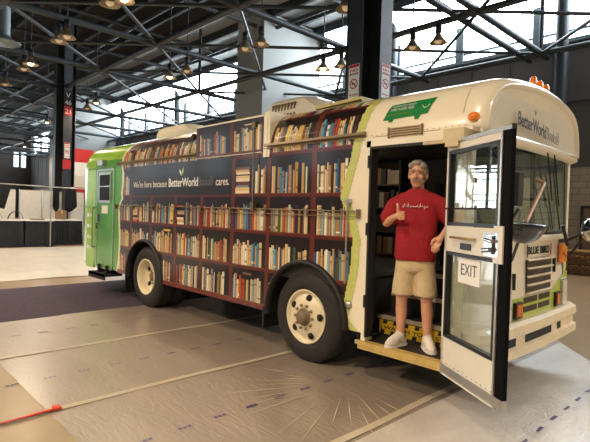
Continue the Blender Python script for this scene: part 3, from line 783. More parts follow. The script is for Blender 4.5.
b = MB(); b.tube([(-3.13, -.03, 1.70), (-3.14, -.03, .95)], .009, n=6); b.tube([(-3.13, -.03, 1.70), (-3.13, -.03, 1.8)], .014, n=6); b.box(-3.17, -3.1, -.04, 0, 1.76, 1.8); b.build('latch_rod', alu, bus)
b = MB(); b.lathe([(.001, -.03), (.03, -.03), (.045, -.01), (.045, .0)], (-3.1, 0, .74), 'y', 14); b.build('fuel_cap', alu, bus)
# rear service door with window
b = MB()
x0_, x1_, z0_, z1_ = -9.5, -8.72, .47, 2.36
for (a, c, d, e) in ((x0_, x0_+.03, z0_, z1_), (x1_-.03, x1_, z0_, z1_), (x0_, x1_, z1_-.03, z1_), (x0_, x1_, z0_, z0_+.03)): b.box(a, c, -.012, .01, d, e)
rd = b.build('rear_door', alu, bus)
b = MB(); b.box(x0_+.03, x1_-.03, -.006, .01, z0_+.03, z1_-.03); b.build('door_skin', green, rd)
b = MB(); b.box(-9.4, -8.85, -.02, .0, 1.72, 2.3); wf = b.build('window_frame', alu, rd)
b = MB(); b.box(-9.34, -8.9, -.026, -.015, 1.77, 2.02); b.box(-9.34, -8.9, -.026, -.015, 2.045, 2.25); b.build('window_pane', mat('dark_glass', rgb(28, 30, 34), .06, coat=1, var=.1), rd)
b = MB(); b.box(-9.25, -8.98, -.012, -.004, 1.52, 1.67); b.build('white_sticker', drapew, rd)
b = MB(); b.box(-9.42, -9.32, -.02, 0, 1.36, 1.5); b.tube([(-9.37, -.05, 1.33), (-9.37, -.05, 1.22)], .018); b.box(-9.39, -9.35, -.05, 0, 1.3, 1.33); b.build('door_latch', chrome, rd)
b = MB(); b.tube([(-9.6, -.05, 1.62), (-9.6, -.05, .85)], .013); b.box(-9.615, -9.585, -.05, 0, 1.6, 1.63); b.box(-9.615, -9.585, -.05, 0, .84, .87); b.build('grab_rail', alu, bus)
b = MB(); b.box(-9.35, -9.1, -.08, .02, 2.43, 2.53); b.build('porch_light', alu, bus)
b = MB(); b.box(-10.42, -8.6, -.0045+.0, .002, 1.63, 1.645); b.box(-9.95, -8.72, -.01, .0, 2.37, 2.4); b.build('body_seam', mat('seam_green', rgb(92, 140, 60), .5), bus)
for j, z in enumerate((1.44, 1.22, 1.0, .8)):
    b = MB(); xx = -9.97; b.box(xx, xx+.08, -.004, .006, z, z+.07)
    for q in range(2): b.box(xx+.12, xx+.12+.14-.04*q, -.004, .006, z+.03*q+.01, z+.03*q+.025)
    b.build('white_icon', white, bus)
b = MB(); b.box(-9.98, -9.62, -.008, .03, .44, .56); b.build('corner_panel', green2, bus)
b = MB(); b.box(-9.5, -8.75, -.14, .2, .36, .4); b.box(-9.5, -8.75, -.14, -.12, .3, .4); b.box(-9.3, -9.25, -.05, .2, .36, .55); b.box(-8.95, -8.9, -.05, .2, .36, .55); b.build('entry_step', chassis, bus)
# roof units
def ac(x0, x1, y0, y1, z0, z1, vents):
    b = MB(); rs = []
    for q, (ix, iz) in enumerate(((0, 0), (0, .6), (.04, .85), (.12, 1.0))):
        zz = z0+(z1-z0)*iz; fr = x1-ix*3.0*(x1-x0)/1.4 if 1 else x1
        fr = x1-(0, .35, .5, .62)[q]*(x1-x0)*.8
        rs.append([(x0+ix*.6, y0+ix, zz), (fr-.15, y0+ix, zz), (fr, y0+ix+.15, zz), (fr, y1-ix-.15, zz), (fr-.15, y1-ix, zz), (x0+ix*.6, y1-ix, zz)])
    b.loft(rs, smooth=False); b.face(rs[-1]); b.face(rs[0])
    o = b.build('roof_air_conditioner', cream, bus)
    if vents:
        b = MB()
        for j in range(8):
            for r in range(2): x = x0+.1+j*.065; b.box(x, x+.03, y0-.006, y0+.06, z0+(z1-z0)*(.18+.36*r), z0+(z1-z0)*(.42+.36*r))
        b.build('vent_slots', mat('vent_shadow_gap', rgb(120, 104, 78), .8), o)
ac(-5.5, -4.05, .9, 1.75, 2.88, 3.29, True)
ac(-8.88, -7.0, .9, 1.6, 2.88, 3.25, False)
b = MB(); M = Matrix.Translation((-3.8, .62, 2.90)) @ Matrix.Rotation(math.radians(-2), 4, 'Y') @ Matrix.Rotation(math.radians(2), 4, 'X')
b.box(-.34, .36, -.12, .4, .03, .065, M=M); b.box(-.36, .36, -.08, .36, -.05, .03, M=M); b.build('roof_hatch_lid', mat('yellowed_lid', rgb(205, 190, 120), .5), bus)

# ---------------- front
def fpt(y, z, off=0): return (fx(y)+off, y, z)
b = MB()
ys = [.0, .02, .06, .12]+list(np.linspace(.2, 2.24, 18))+[2.32, 2.38, 2.42, 2.44]
def corner(y):
    d = min(y, W-y); r = .12
    return 0 if d > r else -(r-math.sqrt(max(0, r*r-(r-d)**2)))
lev = [SK-.05, .66, .9, 1.2, 1.44, 1.46, 1.5]; offs = [0, .0, .0, -.01, -.015, .02, -.02]
b.loft([[(fx(y)+corner(y)+o, y, z) for y in ys] for z, o in zip(lev, offs)], closed=False)
b.face([(fx(y)+corner(y)-.02, y, 1.5) for y in ys]+[(-1.98, W, 1.5), (-1.98, 0, 1.5)])
b.build('front_panel', cream, bus)
# side posts beside the windscreen
b = MB()
b.box(-1.96, -1.86, 2.37, 2.44, 1.45, 2.4); b.build('corner_post', cream, bus)
b = MB(); b.box(-1.96, -1.86, .0, .07, 1.45, 2.4); b.box(-2.055, -1.9, -.002, .05, SK, 2.4); b.build('corner_post', cream, bus)
b = MB(); b.box(-2.93, -2.88, -.012, .1, .42, 2.36); b.box(-2.06, -2.0, -.012, .1, .42, 2.36); b.box(-2.93, -2.0, -.012, .08, 2.30, 2.36)
jm = b.build('door_frame', cream, bus)
b = MB(); b.box(-2.885, -2.862, -.02, .09, .46, 2.3); b.box(-2.88, -2.06, -.016, .06, 2.28, 2.305)
for z in (.75, 1.45, 2.1): b.box(-2.9, -2.875, -.03, 0, z, z+.12)
b.build('door_seal', black, jm)
# windscreen: two panes, gasket and centre bar
def wz(z): return -.03-.03*(z-1.5)
b = MB(); zs = [1.5, 2.36]
for a, c in ((.09, 1.19), (1.25, 2.35)):
    yy = np.linspace(a, c, 8); b.loft([[(fx(y)+corner(y)*.6+wz(z), y, z) for y in yy] for z in zs], closed=False)
b.build('windscreen', glassd, bus)
b = MB()
def bar(a, c, z0, z1, n=8):
    yy = np.linspace(a, c, n)
    b.loft([[(fx(y)+corner(y)*.6+wz(z)+o, y, z) for y in yy] for z, o in ((z0, -.015), (z0, .012), (z1, .012), (z1, -.015))], closed=False, smooth=False)
bar(.05, 2.39, 1.49, 1.53); bar(.05, 2.39, 2.32, 2.37); bar(.05, .1, 1.5, 2.36, 2); bar(2.34, 2.39, 1.5, 2.36, 2); bar(1.19, 1.25, 1.5, 2.36, 2)
b.build('windscreen_gasket', blackp, bus)
# visor cap
def capring(X, ins, zbt, ztop=0):
    base = [(.0, zbt), (0, 2.42)]+[(y, z) for y, z in ROOF]; full = base+[(W-y, z) for y, z in base[:-1][::-1]]
    out = []
    for y, z in full:
        cy, cz = 1.22, 2.5; out.append((X, cy+(y-cy)*(1-ins/1.22), max(zbt+ins*.5*(zbt < 2.4), cz+(z-cz)*(1-ins/.44)) if z > zbt else zbt))
    t = lambda y: ((y-1.22)/1.22)**2
    return [(x-.06*t(y)*(1 if X > -1.9 else 0), y, z) for x, y, z in out]
b = MB(); zc = 2.36
rr = [capring(-1.96, 0, zc), capring(-1.84, 0.0, zc), capring(-1.76, .012, zc), capring(-1.725, .035, zc), capring(-1.70, .065, zc), capring(-1.70, .085, zc+.0), capring(-1.735, .10, zc+.03), capring(-1.738, .115, zc+.035)]
b.loft(rr, closed=True); b.face(rr[-1], 0, False); b.face(rr[0]); vis = b.build('front_cap', cream, bus)
b = MB(); yy = np.linspace(-.01, 2.45, 20); b.loft([[(fx(y)-.02, y, 2.30) for y in yy], [(fx(y)+.05, y, 2.33) for y in yy], [(fx(y)+.05, y, 2.38) for y in yy], [(fx(y)-.02, y, 2.40) for y in yy]], closed=False); b.build('cap_lip', cream, vis)
def on_front(X0, sh=0):
    return lambda c, y0=0, z0=0: None
def vf(y, z, o=0): t = ((y-1.22)/1.22)**2; return Vector((-1.732-.06*t+o, y, z-.075*(y-.6)))
def vtext(body, y, z, size, w, m, bold=0, f=vf, par=None, o=.004):
    me_fn = lambda c: f(y+c.x, z+c.y, o+c.z)
    return text(body, size, None, m, par or bus, fit=w, fn=me_fn, bold=bold)
vtext('BetterWorld', .60, 2.49, .17, .64, ink, .003, par=vis); vtext('Books\u00ae', 1.26, 2.49, .17, .36, mat('logo_grey', rgb(120, 118, 112), .5), par=vis)
M = frame(vf(.97, 2.645, .004), (0, 1, 0), (0, 0, 1)); leafmark(M, .055, vis, navy, lime)
for j, y in enumerate((1.07, 1.235, 1.40)):
    b = MB(); b.lathe([(.034, -.03), (.036, .0), (.03, .04), (.015, .062), (.001, .066)], (-1.80, y, 2.955-.006*j), n=14); b.build('marker_lamp', amber, vis)
b = MB(); b.ell((-1.86, .01, 2.475), (.05, .045, .04), n=8); b.build('side_marker_lamp', amber, bus)
b = MB(); b.box(-2.86, -2.15, .0, .02, 2.395, 2.4)
for x in np.arange(-3.0, -1.9, .06): b.ell((x, -.003, 2.415), (.006, .004, .006), n=4)
b.build('rivets', creamd, bus)
# sign recess above the door
b = MB(); b.box(-2.68, -2.33, -.005, .01, 2.37, 2.465); v = b.build('destination_vent', creamd, bus)
b = MB()
for j in range(4): b.box(-2.66, -2.35, -.012, -.004, 2.38+j*.022, 2.39+j*.022)
b.box(-2.69, -2.67, -.012, 0, 2.37, 2.47); b.box(-2.34, -2.32, -.012, 0, 2.37, 2.47); b.build('louvre', mat('brown_louvre', rgb(120, 96, 66), .6), v)
# green van-shaped sticker on the roof curve
def gs(u, s, o=.004):   # X, arc position
    y, z = surf(s, off=o); return Vector((u, y, z))
b = MB(); nU = 14
def quadstrip(poly_lo, poly_hi, o=.005, n=10, mi=0):
    # bilinear patch wrapped over the curve
    for i in range(n):
        for j in range(6):
            P = []
            for (ii, jj) in ((i, j), (i+1, j), (i+1, j+1), (i, j+1)):
                f, g = ii/n, jj/6
                x = (poly_lo[0][0]*(1-f)+poly_lo[1][0]*f)*(1-g)+(poly_hi[0][0]*(1-f)+poly_hi[1][0]*f)*g
                s = (poly_lo[0][1]*(1-f)+poly_lo[1][1]*f)*(1-g)+(poly_hi[0][1]*(1-f)+poly_hi[1][1]*f)*g
                P.append(gs(x, s, o))
            b.face(P, mi)
quadstrip([(-2.77, 2.545), (-2.30, 2.565)], [(-2.72, 2.715), (-2.25, 2.735)])
for cx in (-2.68, -2.40): quadstrip([(cx-.02, 2.52), (cx+.02, 2.52)], [(cx-.035, 2.56), (cx+.035, 2.56)], n=4)
stk = b.build('van_shaped_sticker', stickg, bus)
def stext(body, x, s, size, w, m, bold=0, sh=.2): return text(body, size, None, m, stk, fit=w, fn=lambda c: gs(x+c.x, s+c.y, .008), bold=bold, shear=sh)
stext('BOOKSTORE WORTH', -2.70, 2.675, .033, .26, white, .001); stext('THE BOOK BUS', -2.71, 2.635, .037, .25, white, .0015); stext('@BetterWorldBooks', -2.73, 2.59, .027, .25, lime)
b = MB(); pts = [(-2.37+.075*t, 2.655-.03*math.sin(PI*t)) for t in np.linspace(0, 1, 9)]
b.tube([gs(x, s, .008) for x, s in pts], .003, n=4); b.build('smile_mark', white, stk)
# lower front: lime swoosh, grilles, lights
b = MB(); n = 30; lo = []; hi = []
for i in range(n+1):
    y = .5+(2.36-.5)*i/n; f = i/n
    zl = .70+.02*math.cos(f*2*PI)+(.16*max(0, f-.72)/.28)+.08*max(0, .12-f)/.12; zh = .93-.01*math.sin(PI*f)*3+(.16*max(0, f-.6)/.4)
    lo.append(fpt(y, zl, .004)); hi.append(fpt(y, min(zh, 1.08), .004))
b.loft([lo, hi], closed=False); b.loft([[fpt(2.2, 1.0, .004), fpt(2.36, 1.1, -.008)], [fpt(2.16, 1.28, .004), fpt(2.36, 1.3, -.008)]], closed=False, mi=1)
b.build('lime_swoosh', [lime, mat('pale_lime', rgb(205, 208, 140), .3)], bus)
def fbox(b, y0, y1, z0, z1, o0, o1, mi=0):
    n = 4
    for i in range(n):
        a, c = y0+(y1-y0)*i/n, y0+(y1-y0)*(i+1)/n
        A = [(fx(a)+o0, a, z0), (fx(c)+o0, c, z0), (fx(c)+o0, c, z1), (fx(a)+o0, a, z1)]; Bq = [(x+o1-o0, y, z) for x, y, z in A]
        b.face(Bq, mi); b.face([A[0], A[1], Bq[1], Bq[0]], mi); b.face([A[3], A[2], Bq[2], Bq[3]], mi)
        if i == 0: b.face([A[0], A[3], Bq[3], Bq[0]], mi)
        if i == n-1: b.face([A[1], A[2], Bq[2], Bq[1]], mi)
b = MB(); fbox(b, 1.03, 1.70, .94, 1.262, -.02, .006); g = b.build('radiator_grille', blackp, bus)
for j in range(5):
    z = .932+j*.08; b = MB(); b.loft([[(fx(y)+.006, y, z+.0) for y in np.linspace(1.01, 1.72, 6)], [(fx(y)+.03, y, z+.0) for y in np.linspace(1.01, 1.72, 6)], [(fx(y)+.026, y, z+.012) for y in np.linspace(1.01, 1.72, 6)], [(fx(y)+.006, y, z+.018) for y in np.linspace(1.01, 1.72, 6)]], closed=False); b.build('grille_bar', creamd, g)
b = MB()
for y0, y1 in ((.98, 1.31), (1.36, 1.68)):
    for z0 in (.765, .85): b = MB(); fbox(b, y0, y1, z0, z0+.055, -.02, .009); b.build('lower_grille', blackp, bus)
vtext('BLUE BIRD', 1.06, 1.315, .1, .60, ink, .003, f=lambda y, z, o=0: Vector((fx(y)+o-.012, y, z)))
b = MB(); fbox(b, 1.02, 1.04, 1.29, 1.41, 0, .004); fbox(b, 1.675, 1.695, 1.29, 1.41, 0, .004); fbox(b, .74, .755, 1.0, 1.15, -.01, .02); fbox(b, 1.80, 1.815, 1.1, 1.25, -.01, .02); b.build('emblem_bracket', ink, bus)
for y in (.83, 1.92):
    b = MB(); fbox(b, y-.075, y+.075, .73, .88, 0, .03); t_ = b.build('turn_lamp', blackp, bus)
    b = MB(); fbox(b, y-.055, y+.055, .75, .86, 0, .04); b.build('amber_lens', ambert, t_)
for y in (.58, 2.19):
    b = MB(); fbox(b, y-.105, y+.105, .70, 1.0, -.01, .02); t_ = b.build('headlamp', alu, bus)
    b = MB(); fbox(b, y-.09, y+.09, .72, .84, 0, .032); fbox(b, y-.09, y+.09, .855, .985, 0, .032); b.build('lamp_lens', lens, t_)
b = MB(); fbox(b, 1.98, 2.2, 1.19, 1.39, 0, .035); b.build('corner_turn_lamp', amber, bus)
# bumper with openings
b = MB(); yy = [-.02, .0, .04]+list(np.linspace(.12, 2.32, 26))+[2.4, 2.44, 2.46]
def bx(y): d = min(y+.02, 2.46-y); return -1.79-.04*((y-1.22)/1.22)**2+(-.14*(1-min(1, max(d, 0)/.14))**2)
pr = [(.0, .715), (.07, .72), (.115, .695), (.12, .63), (.105, .60), (.085, .595), (.085, .51), (.12, .50), (.12, .425), (.09, .40), (0, .40)]
b.loft([[(bx(y)+o, y, z) for y in yy] for o, z in pr], closed=False, smooth=False); bp_ = b.build('front_bumper', mat('bumper_cream', rgb(228, 210, 172), .35, coat=.3, var=.06), bus)
b = MB()
for y0, y1 in ((.46, .66), (.86, 1.54), (1.72, 1.84)):
    n = 5; b = MB()
    for i in range(n):
        a, c = y0+(y1-y0)*i/n, y0+(y1-y0)*(i+1)/n
        b.face([(bx(a)+.088, a, .515), (bx(c)+.088, c, .515), (bx(c)+.088, c, .59), (bx(a)+.088, a, .59)])
    b.build('bumper_opening', chassis, bp_)
# wipers
b = MB()
def wiper(p, q, r0, r1):
    b.tube([p, q], .007, n=6); b.tube([r0, r1], .006, n=6)
wiper((fx(1.55)+.03, 1.58, 2.32), (fx(1.8)+.03, 1.8, 1.8), (fx(1.62)+.012, 1.62, 2.15), (fx(1.9)+.012, 1.93, 1.55))
wiper((fx(1.35)+.03, 1.38, 2.32), (fx(1.5)+.03, 1.56, 1.85), (fx(1.4)+.012, 1.40, 2.1), (fx(1.7)+.012, 1.68, 1.56))
b.tube([(fx(1.9)+.05, 1.9, 1.6), (fx(1.98)+.08, 2.0, 1.38)], .018, n=6)
b.build('wiper', blackp, bus)
# mirrors
def mirror(pivot, c, rad, m, shell, back):
    t = MB()
    if back: t.lathe([(.001, -rad*.75), (rad*.35, -rad*.7), (rad*.65, -rad*.5), (rad*.9, -rad*.15), (rad, .06*rad), (rad*.97, .12*rad), (.001, .2*rad)], c, n=24)
    else: t.ell(c, (rad*.5, rad, rad*.75), M=Matrix.Rotation(math.radians(25), 4, 'Z'))
    o = t.build('mirror', shell, bus)
    a = MB(); a.tube([pivot[0], c], .014, n=6); a.tube([pivot[1], c], .014, n=6); a.build('mirror_arm', m, o)
    return o
mirror(((-1.74, .5, 1.46), (-1.76, .62, 1.28)), (-1.47, .1, 1.59), .17, black, mat('black_mirror_back', rgb(36, 34, 36), .25, coat=.6, bump=.2, bscale=60), True)
b = MB(); b.tube([(-1.5, .22, 1.62), (-1.68, 1.12, 2.0)], .016, n=6); b.tube([(-1.68, 1.12, 2.0), (-1.76, 1.15, 2.04)], .014, n=6); b.build('mirror_brace', mat('rusty_arm', rgb(168, 128, 92), .5), bus)
mirror(((-1.8, 2.2, 1.42), (-1.8, 2.25, 1.22)), (-1.5, 1.93, 1.56), .16, black, chrome, False)
b = MB(); b.box(-1.66, -1.62, .36, .46, 1.76, 2.04); b.tube([(-1.66, .42, 2.0), (-1.86, .3, 2.25)], .012, n=6); b.tube([(-1.64, .42, 1.74), (-1.78, .4, 1.48)], .012, n=6); b.build('rear_view_mirror', blackp, bus)
# door operator over the door
b = MB(); b.box(-2.04, -1.86, -.15, .0, 2.26, 2.37); b.box(-2.01, -1.90, -.17, -.02, 2.22, 2.27); b.box(-2.3, -2.04, -.03, .0, 2.275, 2.30); b.build('door_operator', creamd, bus)

# ---------------- entry door leaf, swung open
H0 = Vector((-2.05, -.012, 0)); FE = Vector((-1.34, -.47, 0)); ud = (FE-H0).normalized(); nd = Vector((-ud.y, ud.x, 0))
if nd.y > 0: nd = -nd       # towards the camera
def dp(u, z, o=0): return H0+ud*(u*.955)+nd*o+Vector((0, 0, z))
def dbox(b, u0, u1, z0, z1, o0, o1, mi=0, slope=None):
    vs = [dp(u, z, o) for u in (u0, u1) for o in (o0, o1) for z in (z0, z1)]
    b.add(vs, [(0, 1, 3, 2), (4, 6, 7, 5), (0, 4, 5, 1), (2, 3, 7, 6), (0, 2, 6, 4), (1, 5, 7, 3)], mi)
door = bpy.data.objects.new('entry_door', None); COL.objects.link(door); door.parent = bus; door.matrix_basis = Matrix.Translation((3.95, -1.232, 0))
b = MB(); dbox(b, 0, .80, 1.37, 1.58, -.02, .02); dbox(b, 0, .80, .33, .65, -.02, .02); dbox(b, 0, .035, .33, 2.24, -.02, .02); dbox(b, .765, .80, .33, 2.27, -.02, .02); dbox(b, 0, .80, 2.2, 2.27, -.02, .02)
b.build('door_frame', white if 0 else mat('door_white', rgb(226, 220, 205), .4, coat=.2, var=.04), door)
b = MB()
for z0, z1 in ((1.585, 2.195), (.655, 1.365)):
    dbox(b, .035, .765, z0, z0+.025, -.024, .024); dbox(b, .035, .765, z1-.025, z1, -.024, .024); dbox(b, .035, .058, z0, z1, -.024, .024); dbox(b, .742, .765, z0, z1, -.024, .024)
b.build('window_gasket', blackp, door)
b = MB(); dbox(b, .05, .75, 1.6, 2.18, -.002, .002); dbox(b, .05, .75, .67, 1.35, -.002, .002); b.build('door_glass', glass, door)
b = MB(); dbox(b, .80, .895, .42, 2.29, -.015, .018); b.build('edge_seal', mat('deep_black_seal', rgb(9, 9, 11), .7, var=.1, spec=.1), door)
b = MB(); dbox(b, .782, .80, .36, 2.28, .018, .028); dbox(b, 0, .895, 2.255, 2.285, -.02, .025); dbox(b, .0, .895, .35, .42, -.02, .025); b.build('edge_trim', alu, door)
b = MB(); b.tube([dp(.17, 1.49, .03), dp(.17, 1.49, .06), dp(.5, 1.49, .06), dp(.5, 1.49, .03)], .01, n=6); b.build('pull_handle', mat('brass', rgb(170, 145, 100), .4, metal=.6), door)
b = MB(); dbox(b, .27, .43, 1.40, 1.45, .02, .026); pl_ = b.build('maker_plate', blackp, door)
b = MB(); dbox(b, .62, .80, 1.38, 1.55, .02, .035); b.tube([dp(.66, 1.5, .05), dp(.76, 1.49, .05)], .014, n=6); b.tube([dp(.64, 1.42, .05), dp(.74, 1.43, .05)], .02, n=6); dbox(b, .68, .75, 1.4, 1.53, .035, .05); b.build('door_lock', chrome, door)
b = MB(); dbox(b, .74, .85, 1.34, 1.60, .02, .032); b.build('lock_backing', mat('door_white', None) if 0 else MATS['door_white'], door)
b = MB()
for j in range(12): b.ell(dp(.04+j*.066, .44, .022), (.006, .006, .006), n=4)
b.build('rivets', alu, door)
b = MB(); b.tube([dp(.05, 1.72, .03), dp(.05, 1.72, .05), dp(.7, 1.72, .05), dp(.7, 1.72, .03)], .008, n=6); b.build('inner_bar', blackp, door)
sg = empty('paper_sign', dp(.38, 1.14, .006), label='white sheet of paper reading EXIT taped to the lower door glass', cat='sign')
b = MB(); dbox(b, .22, .54, 1.135, 1.335, .0045, .0065); b.build('paper_sheet', paper, sg)
text('EXIT', .13, frame(dp(.26, 1.20, .0075), ud, (0, 0, 1)), ink, sg, fit=.22, bold=-.001)

# ---------------- bus interior
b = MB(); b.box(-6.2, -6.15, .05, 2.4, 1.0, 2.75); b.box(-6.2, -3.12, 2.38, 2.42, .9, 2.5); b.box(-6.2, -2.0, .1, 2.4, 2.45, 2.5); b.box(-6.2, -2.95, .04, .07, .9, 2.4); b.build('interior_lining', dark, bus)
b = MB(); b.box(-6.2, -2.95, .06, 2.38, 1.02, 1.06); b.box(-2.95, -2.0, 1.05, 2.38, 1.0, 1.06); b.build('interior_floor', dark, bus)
sx0, sx1 = -3.0, -2.0
st_ = bpy.data.objects.new('entry_steps', None); COL.objects.link(st_); st_.parent = bus
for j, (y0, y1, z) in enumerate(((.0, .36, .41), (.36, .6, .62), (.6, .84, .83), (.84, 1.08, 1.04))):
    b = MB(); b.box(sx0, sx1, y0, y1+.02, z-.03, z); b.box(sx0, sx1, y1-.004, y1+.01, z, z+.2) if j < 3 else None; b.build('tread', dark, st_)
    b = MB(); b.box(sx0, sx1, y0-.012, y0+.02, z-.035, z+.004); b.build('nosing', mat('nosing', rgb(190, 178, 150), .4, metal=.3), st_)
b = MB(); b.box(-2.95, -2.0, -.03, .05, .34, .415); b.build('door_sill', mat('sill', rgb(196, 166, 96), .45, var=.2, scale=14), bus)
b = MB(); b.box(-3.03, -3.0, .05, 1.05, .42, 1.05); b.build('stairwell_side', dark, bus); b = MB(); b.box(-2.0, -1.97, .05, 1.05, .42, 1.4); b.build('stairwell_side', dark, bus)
b = MB(); yv = .352
b.box(-2.97, -2.1, yv-.004, yv, .435, .575); ws = b.build('warning_sign', yellow, st_)
b = MB()
for j in range(7):
    x = -2.96+j*.125
    b.prism([(x, .435), (x+.05, .435), (x+.09, .575), (x+.04, .575)], lambda u, v: (u, yv-.006, v), lambda u, v: (u, yv-.004, v))
b.build('black_stripe', ink, ws)
b = MB(); b.box(-2.93, -2.13, yv-.008, yv-.006, .478, .538); b.build('wording_band', yellow, ws)
text('WATCH YOUR STEP', .05, frame((-2.91, yv-.009, .488), (1, 0, 0), (0, 0, 1)), ink, ws, fit=.76, bold=.001)
b = MB(); b.box(-2.1, -1.95, .3, 2.3, 1.06, 1.5); b.box(-1.98, -1.82, .25, 2.3, 1.4, 1.49); b.build('dashboard', blackp, bus)
b = MB(); b.tube([(-2.25+.12*math.sin(a)*.5, 1.75+.22*math.cos(a), 1.62+.16*math.sin(a)) for a in np.linspace(0, 2*PI, 25)], .014, n=6); b.tube([(-2.25, 1.75, 1.62), (-2.08, 1.75, 1.4)], .02); b.tube([(-2.25, 1.53, 1.62), (-2.25, 1.97, 1.62)], .012); b.build('steering_wheel', blackp, bus)
b = MB(); b.box(-2.95, -2.5, 1.5, 2.0, 1.06, 1.5); b.box(-3.05, -2.92, 1.5, 2.0, 1.3, 2.05); b.build('driver_seat', blackp, bus)
b = MB(); b.box(-3.1, -2.0, 2.4, 2.42, 1.88, 1.91); b.box(-2.56, -2.53, 2.4, 2.42, 1.5, 2.3); b.build('driver_window_bar', blackp, bus)
# interior bookcase with books
bc = empty('bookcase', (-4.6, 2.15, 1.06), label='dark bookcase inside the bus behind the man', cat='bookcase')
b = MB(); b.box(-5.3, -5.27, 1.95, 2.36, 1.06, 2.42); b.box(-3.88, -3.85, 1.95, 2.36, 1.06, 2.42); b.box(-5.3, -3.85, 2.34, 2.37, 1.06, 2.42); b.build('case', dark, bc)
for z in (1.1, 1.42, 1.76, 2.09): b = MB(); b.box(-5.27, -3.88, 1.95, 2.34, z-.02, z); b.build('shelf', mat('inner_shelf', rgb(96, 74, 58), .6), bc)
rb = random.Random(3); bcols = [mat('book_cover_%d' % i, rgb(*c), .6) for i, c in enumerate(((180, 165, 140), (90, 50, 45), (60, 80, 100), (150, 120, 80), (70, 70, 68), (190, 180, 160)))]
for z, nm in ((1.1, 'lowest'), (1.42, 'second'), (1.76, 'third'), (2.09, 'top')):
    x = -5.25
    while x < -3.95:
        w = rb.uniform(.05, .09); h = rb.uniform(.19, .26); bo = MB(); bo.box(x, x+w-.004, 2.0, 2.2, z+.001, z+h); bo.box(x+.004, x+w-.008, 2.01, 2.19, z+h, z+h+.003, 1)
        tag(bo.build('book', [rb.choice(bcols), paper]), 'thick book on the %s shelf of the dark bookcase inside the bus' % nm, 'book', 'books on the %s shelf inside the bus' % nm); x += w+rb.choice((0, 0, 0, .03))

# ------------------------------------------------------------------ the man in the doorway
PM = Matrix.Translation((-2.47, .19, .414)) @ Matrix.Rotation(math.radians(20), 4, 'Z')
man = empty('person', PM.translation, math.radians(20), label='grey-haired man in red T-shirt and khaki shorts giving a thumbs-up in the bus doorway', cat='person')
def pbuild(b, name, m, vox, sm, parent=man):
    b.v = [tuple(PM @ Vector(v)) for v in b.v]
    o = b.build(name, m, parent)
    if vox:
        r = o.modifiers.new('remesh', 'REMESH'); r.mode = 'VOXEL'; r.voxel_size = vox; r.use_smooth_shade = True
        if sm: s = o.modifiers.new('smooth', 'SMOOTH'); s.iterations = sm; s.factor = .5
    return o
# local frame: x = picture right, -y = towards the camera, z up from the step
sh_l, el_l, wr_l = (-.195, .0, 1.385), (-.275, -.04, 1.165), (-.155, -.215, 1.225)
sh_r, el_r, wr_r = (.195, .0, 1.385), (.315, .03, 1.185), (.262, -.10, 1.085)
b = MB()
# head
hc = Vector((0, -.02, 1.615))
b.ell(hc+Vector((0, .015, .035)), (.078, .096, .098)); b.ell(hc+Vector((0, -.025, -.035)), (.062, .07, .085)); b.ell(hc+Vector((0, -.045, -.088)), (.04, .035, .03))
b.cap(hc+Vector((0, -.098, .012)), hc+Vector((0, -.115, -.022)), .010, .017)      # nose
for s in (-1, 1):
    b.ell(hc+Vector((s*.018, -.1, -.028)), (.01, .012, .008), n=8)
    b.ell(hc+Vector((s*.082, .012, -.005)), (.012, .02, .033), n=8)               # ears
    b.ell(hc+Vector((s*.043, -.062, -.02)), (.022, .024, .024), n=8)              # cheeks
    b.cap(hc+Vector((s*.015, -.098, .042)), hc+Vector((s*.055, -.078, .038)), .011, .011)   # brow ridge
b.cap(hc+Vector((-.02, -.094, -.066)), hc+Vector((.02, -.094, -.066)), .009, .009)
b.cap((0, .02, 1.42), (0, -.0, 1.56), .058, .052)   # neck
b.ell((0, .01, 1.30), (.17, .1, .16)); b.ell((0, 0, 1.05), (.165, .115, .2)); b.ell((0, 0, .9), (.16, .11, .1))
for sh, el, wr in ((sh_l, el_l, wr_l), (sh_r, el_r, wr_r)):
    b.cap(Vector(sh)+Vector((0, 0, -.04)), el, .046, .042); b.cap(el, wr, .042, .028)
for s, hip, kn, an in ((-1, (-.1, 0, .84), (-.115, -.02, .47), (-.125, .02, .09)), (1, (.1, 0, .84), (.115, -.02, .47), (.125, .02, .09))):
    b.cap(hip, kn, .088, .056); b.cap(kn, (kn[0]*1.05, .01, .33), .052, .055); b.cap((kn[0]*1.05, .015, .33), an, .055, .034); b.cap(an, (an[0]+s*.01, -.03, .05), .033, .024)
# left-in-picture hand: fist with raised thumb
W0 = Vector(wr_l); P0 = W0+Vector((.045, -.035, .012))
b.cap(W0, P0, .027, .03); b.ell(P0+Vector((.015, -.01, .0)), (.04, .026, .042), n=10)
for j, (dz, L, r) in enumerate(((.030, .030, .0105), (.010, .034, .011), (-.010, .031, .0105), (-.029, .025, .0095))):
    k0 = P0+Vector((.045, .0, dz)); k1 = k0+Vector((.006, -.036, -.002)); k2 = k1+Vector((-L, -.012, 0)); k3 = k2+Vector((-.004, .02, 0))
    b.cap(k0, k1, r, r); b.cap(k1, k2, r, r*.95); b.cap(k2, k3, r*.95, r*.9)
t0 = P0+Vector((-.005, -.02, .035)); t1 = t0+Vector((.002, -.008, .035)); t2 = t1+Vector((-.007, .004, .034)); b.cap(t0, t1, .0145, .0125); b.cap(t1, t2, .0125, .0105)
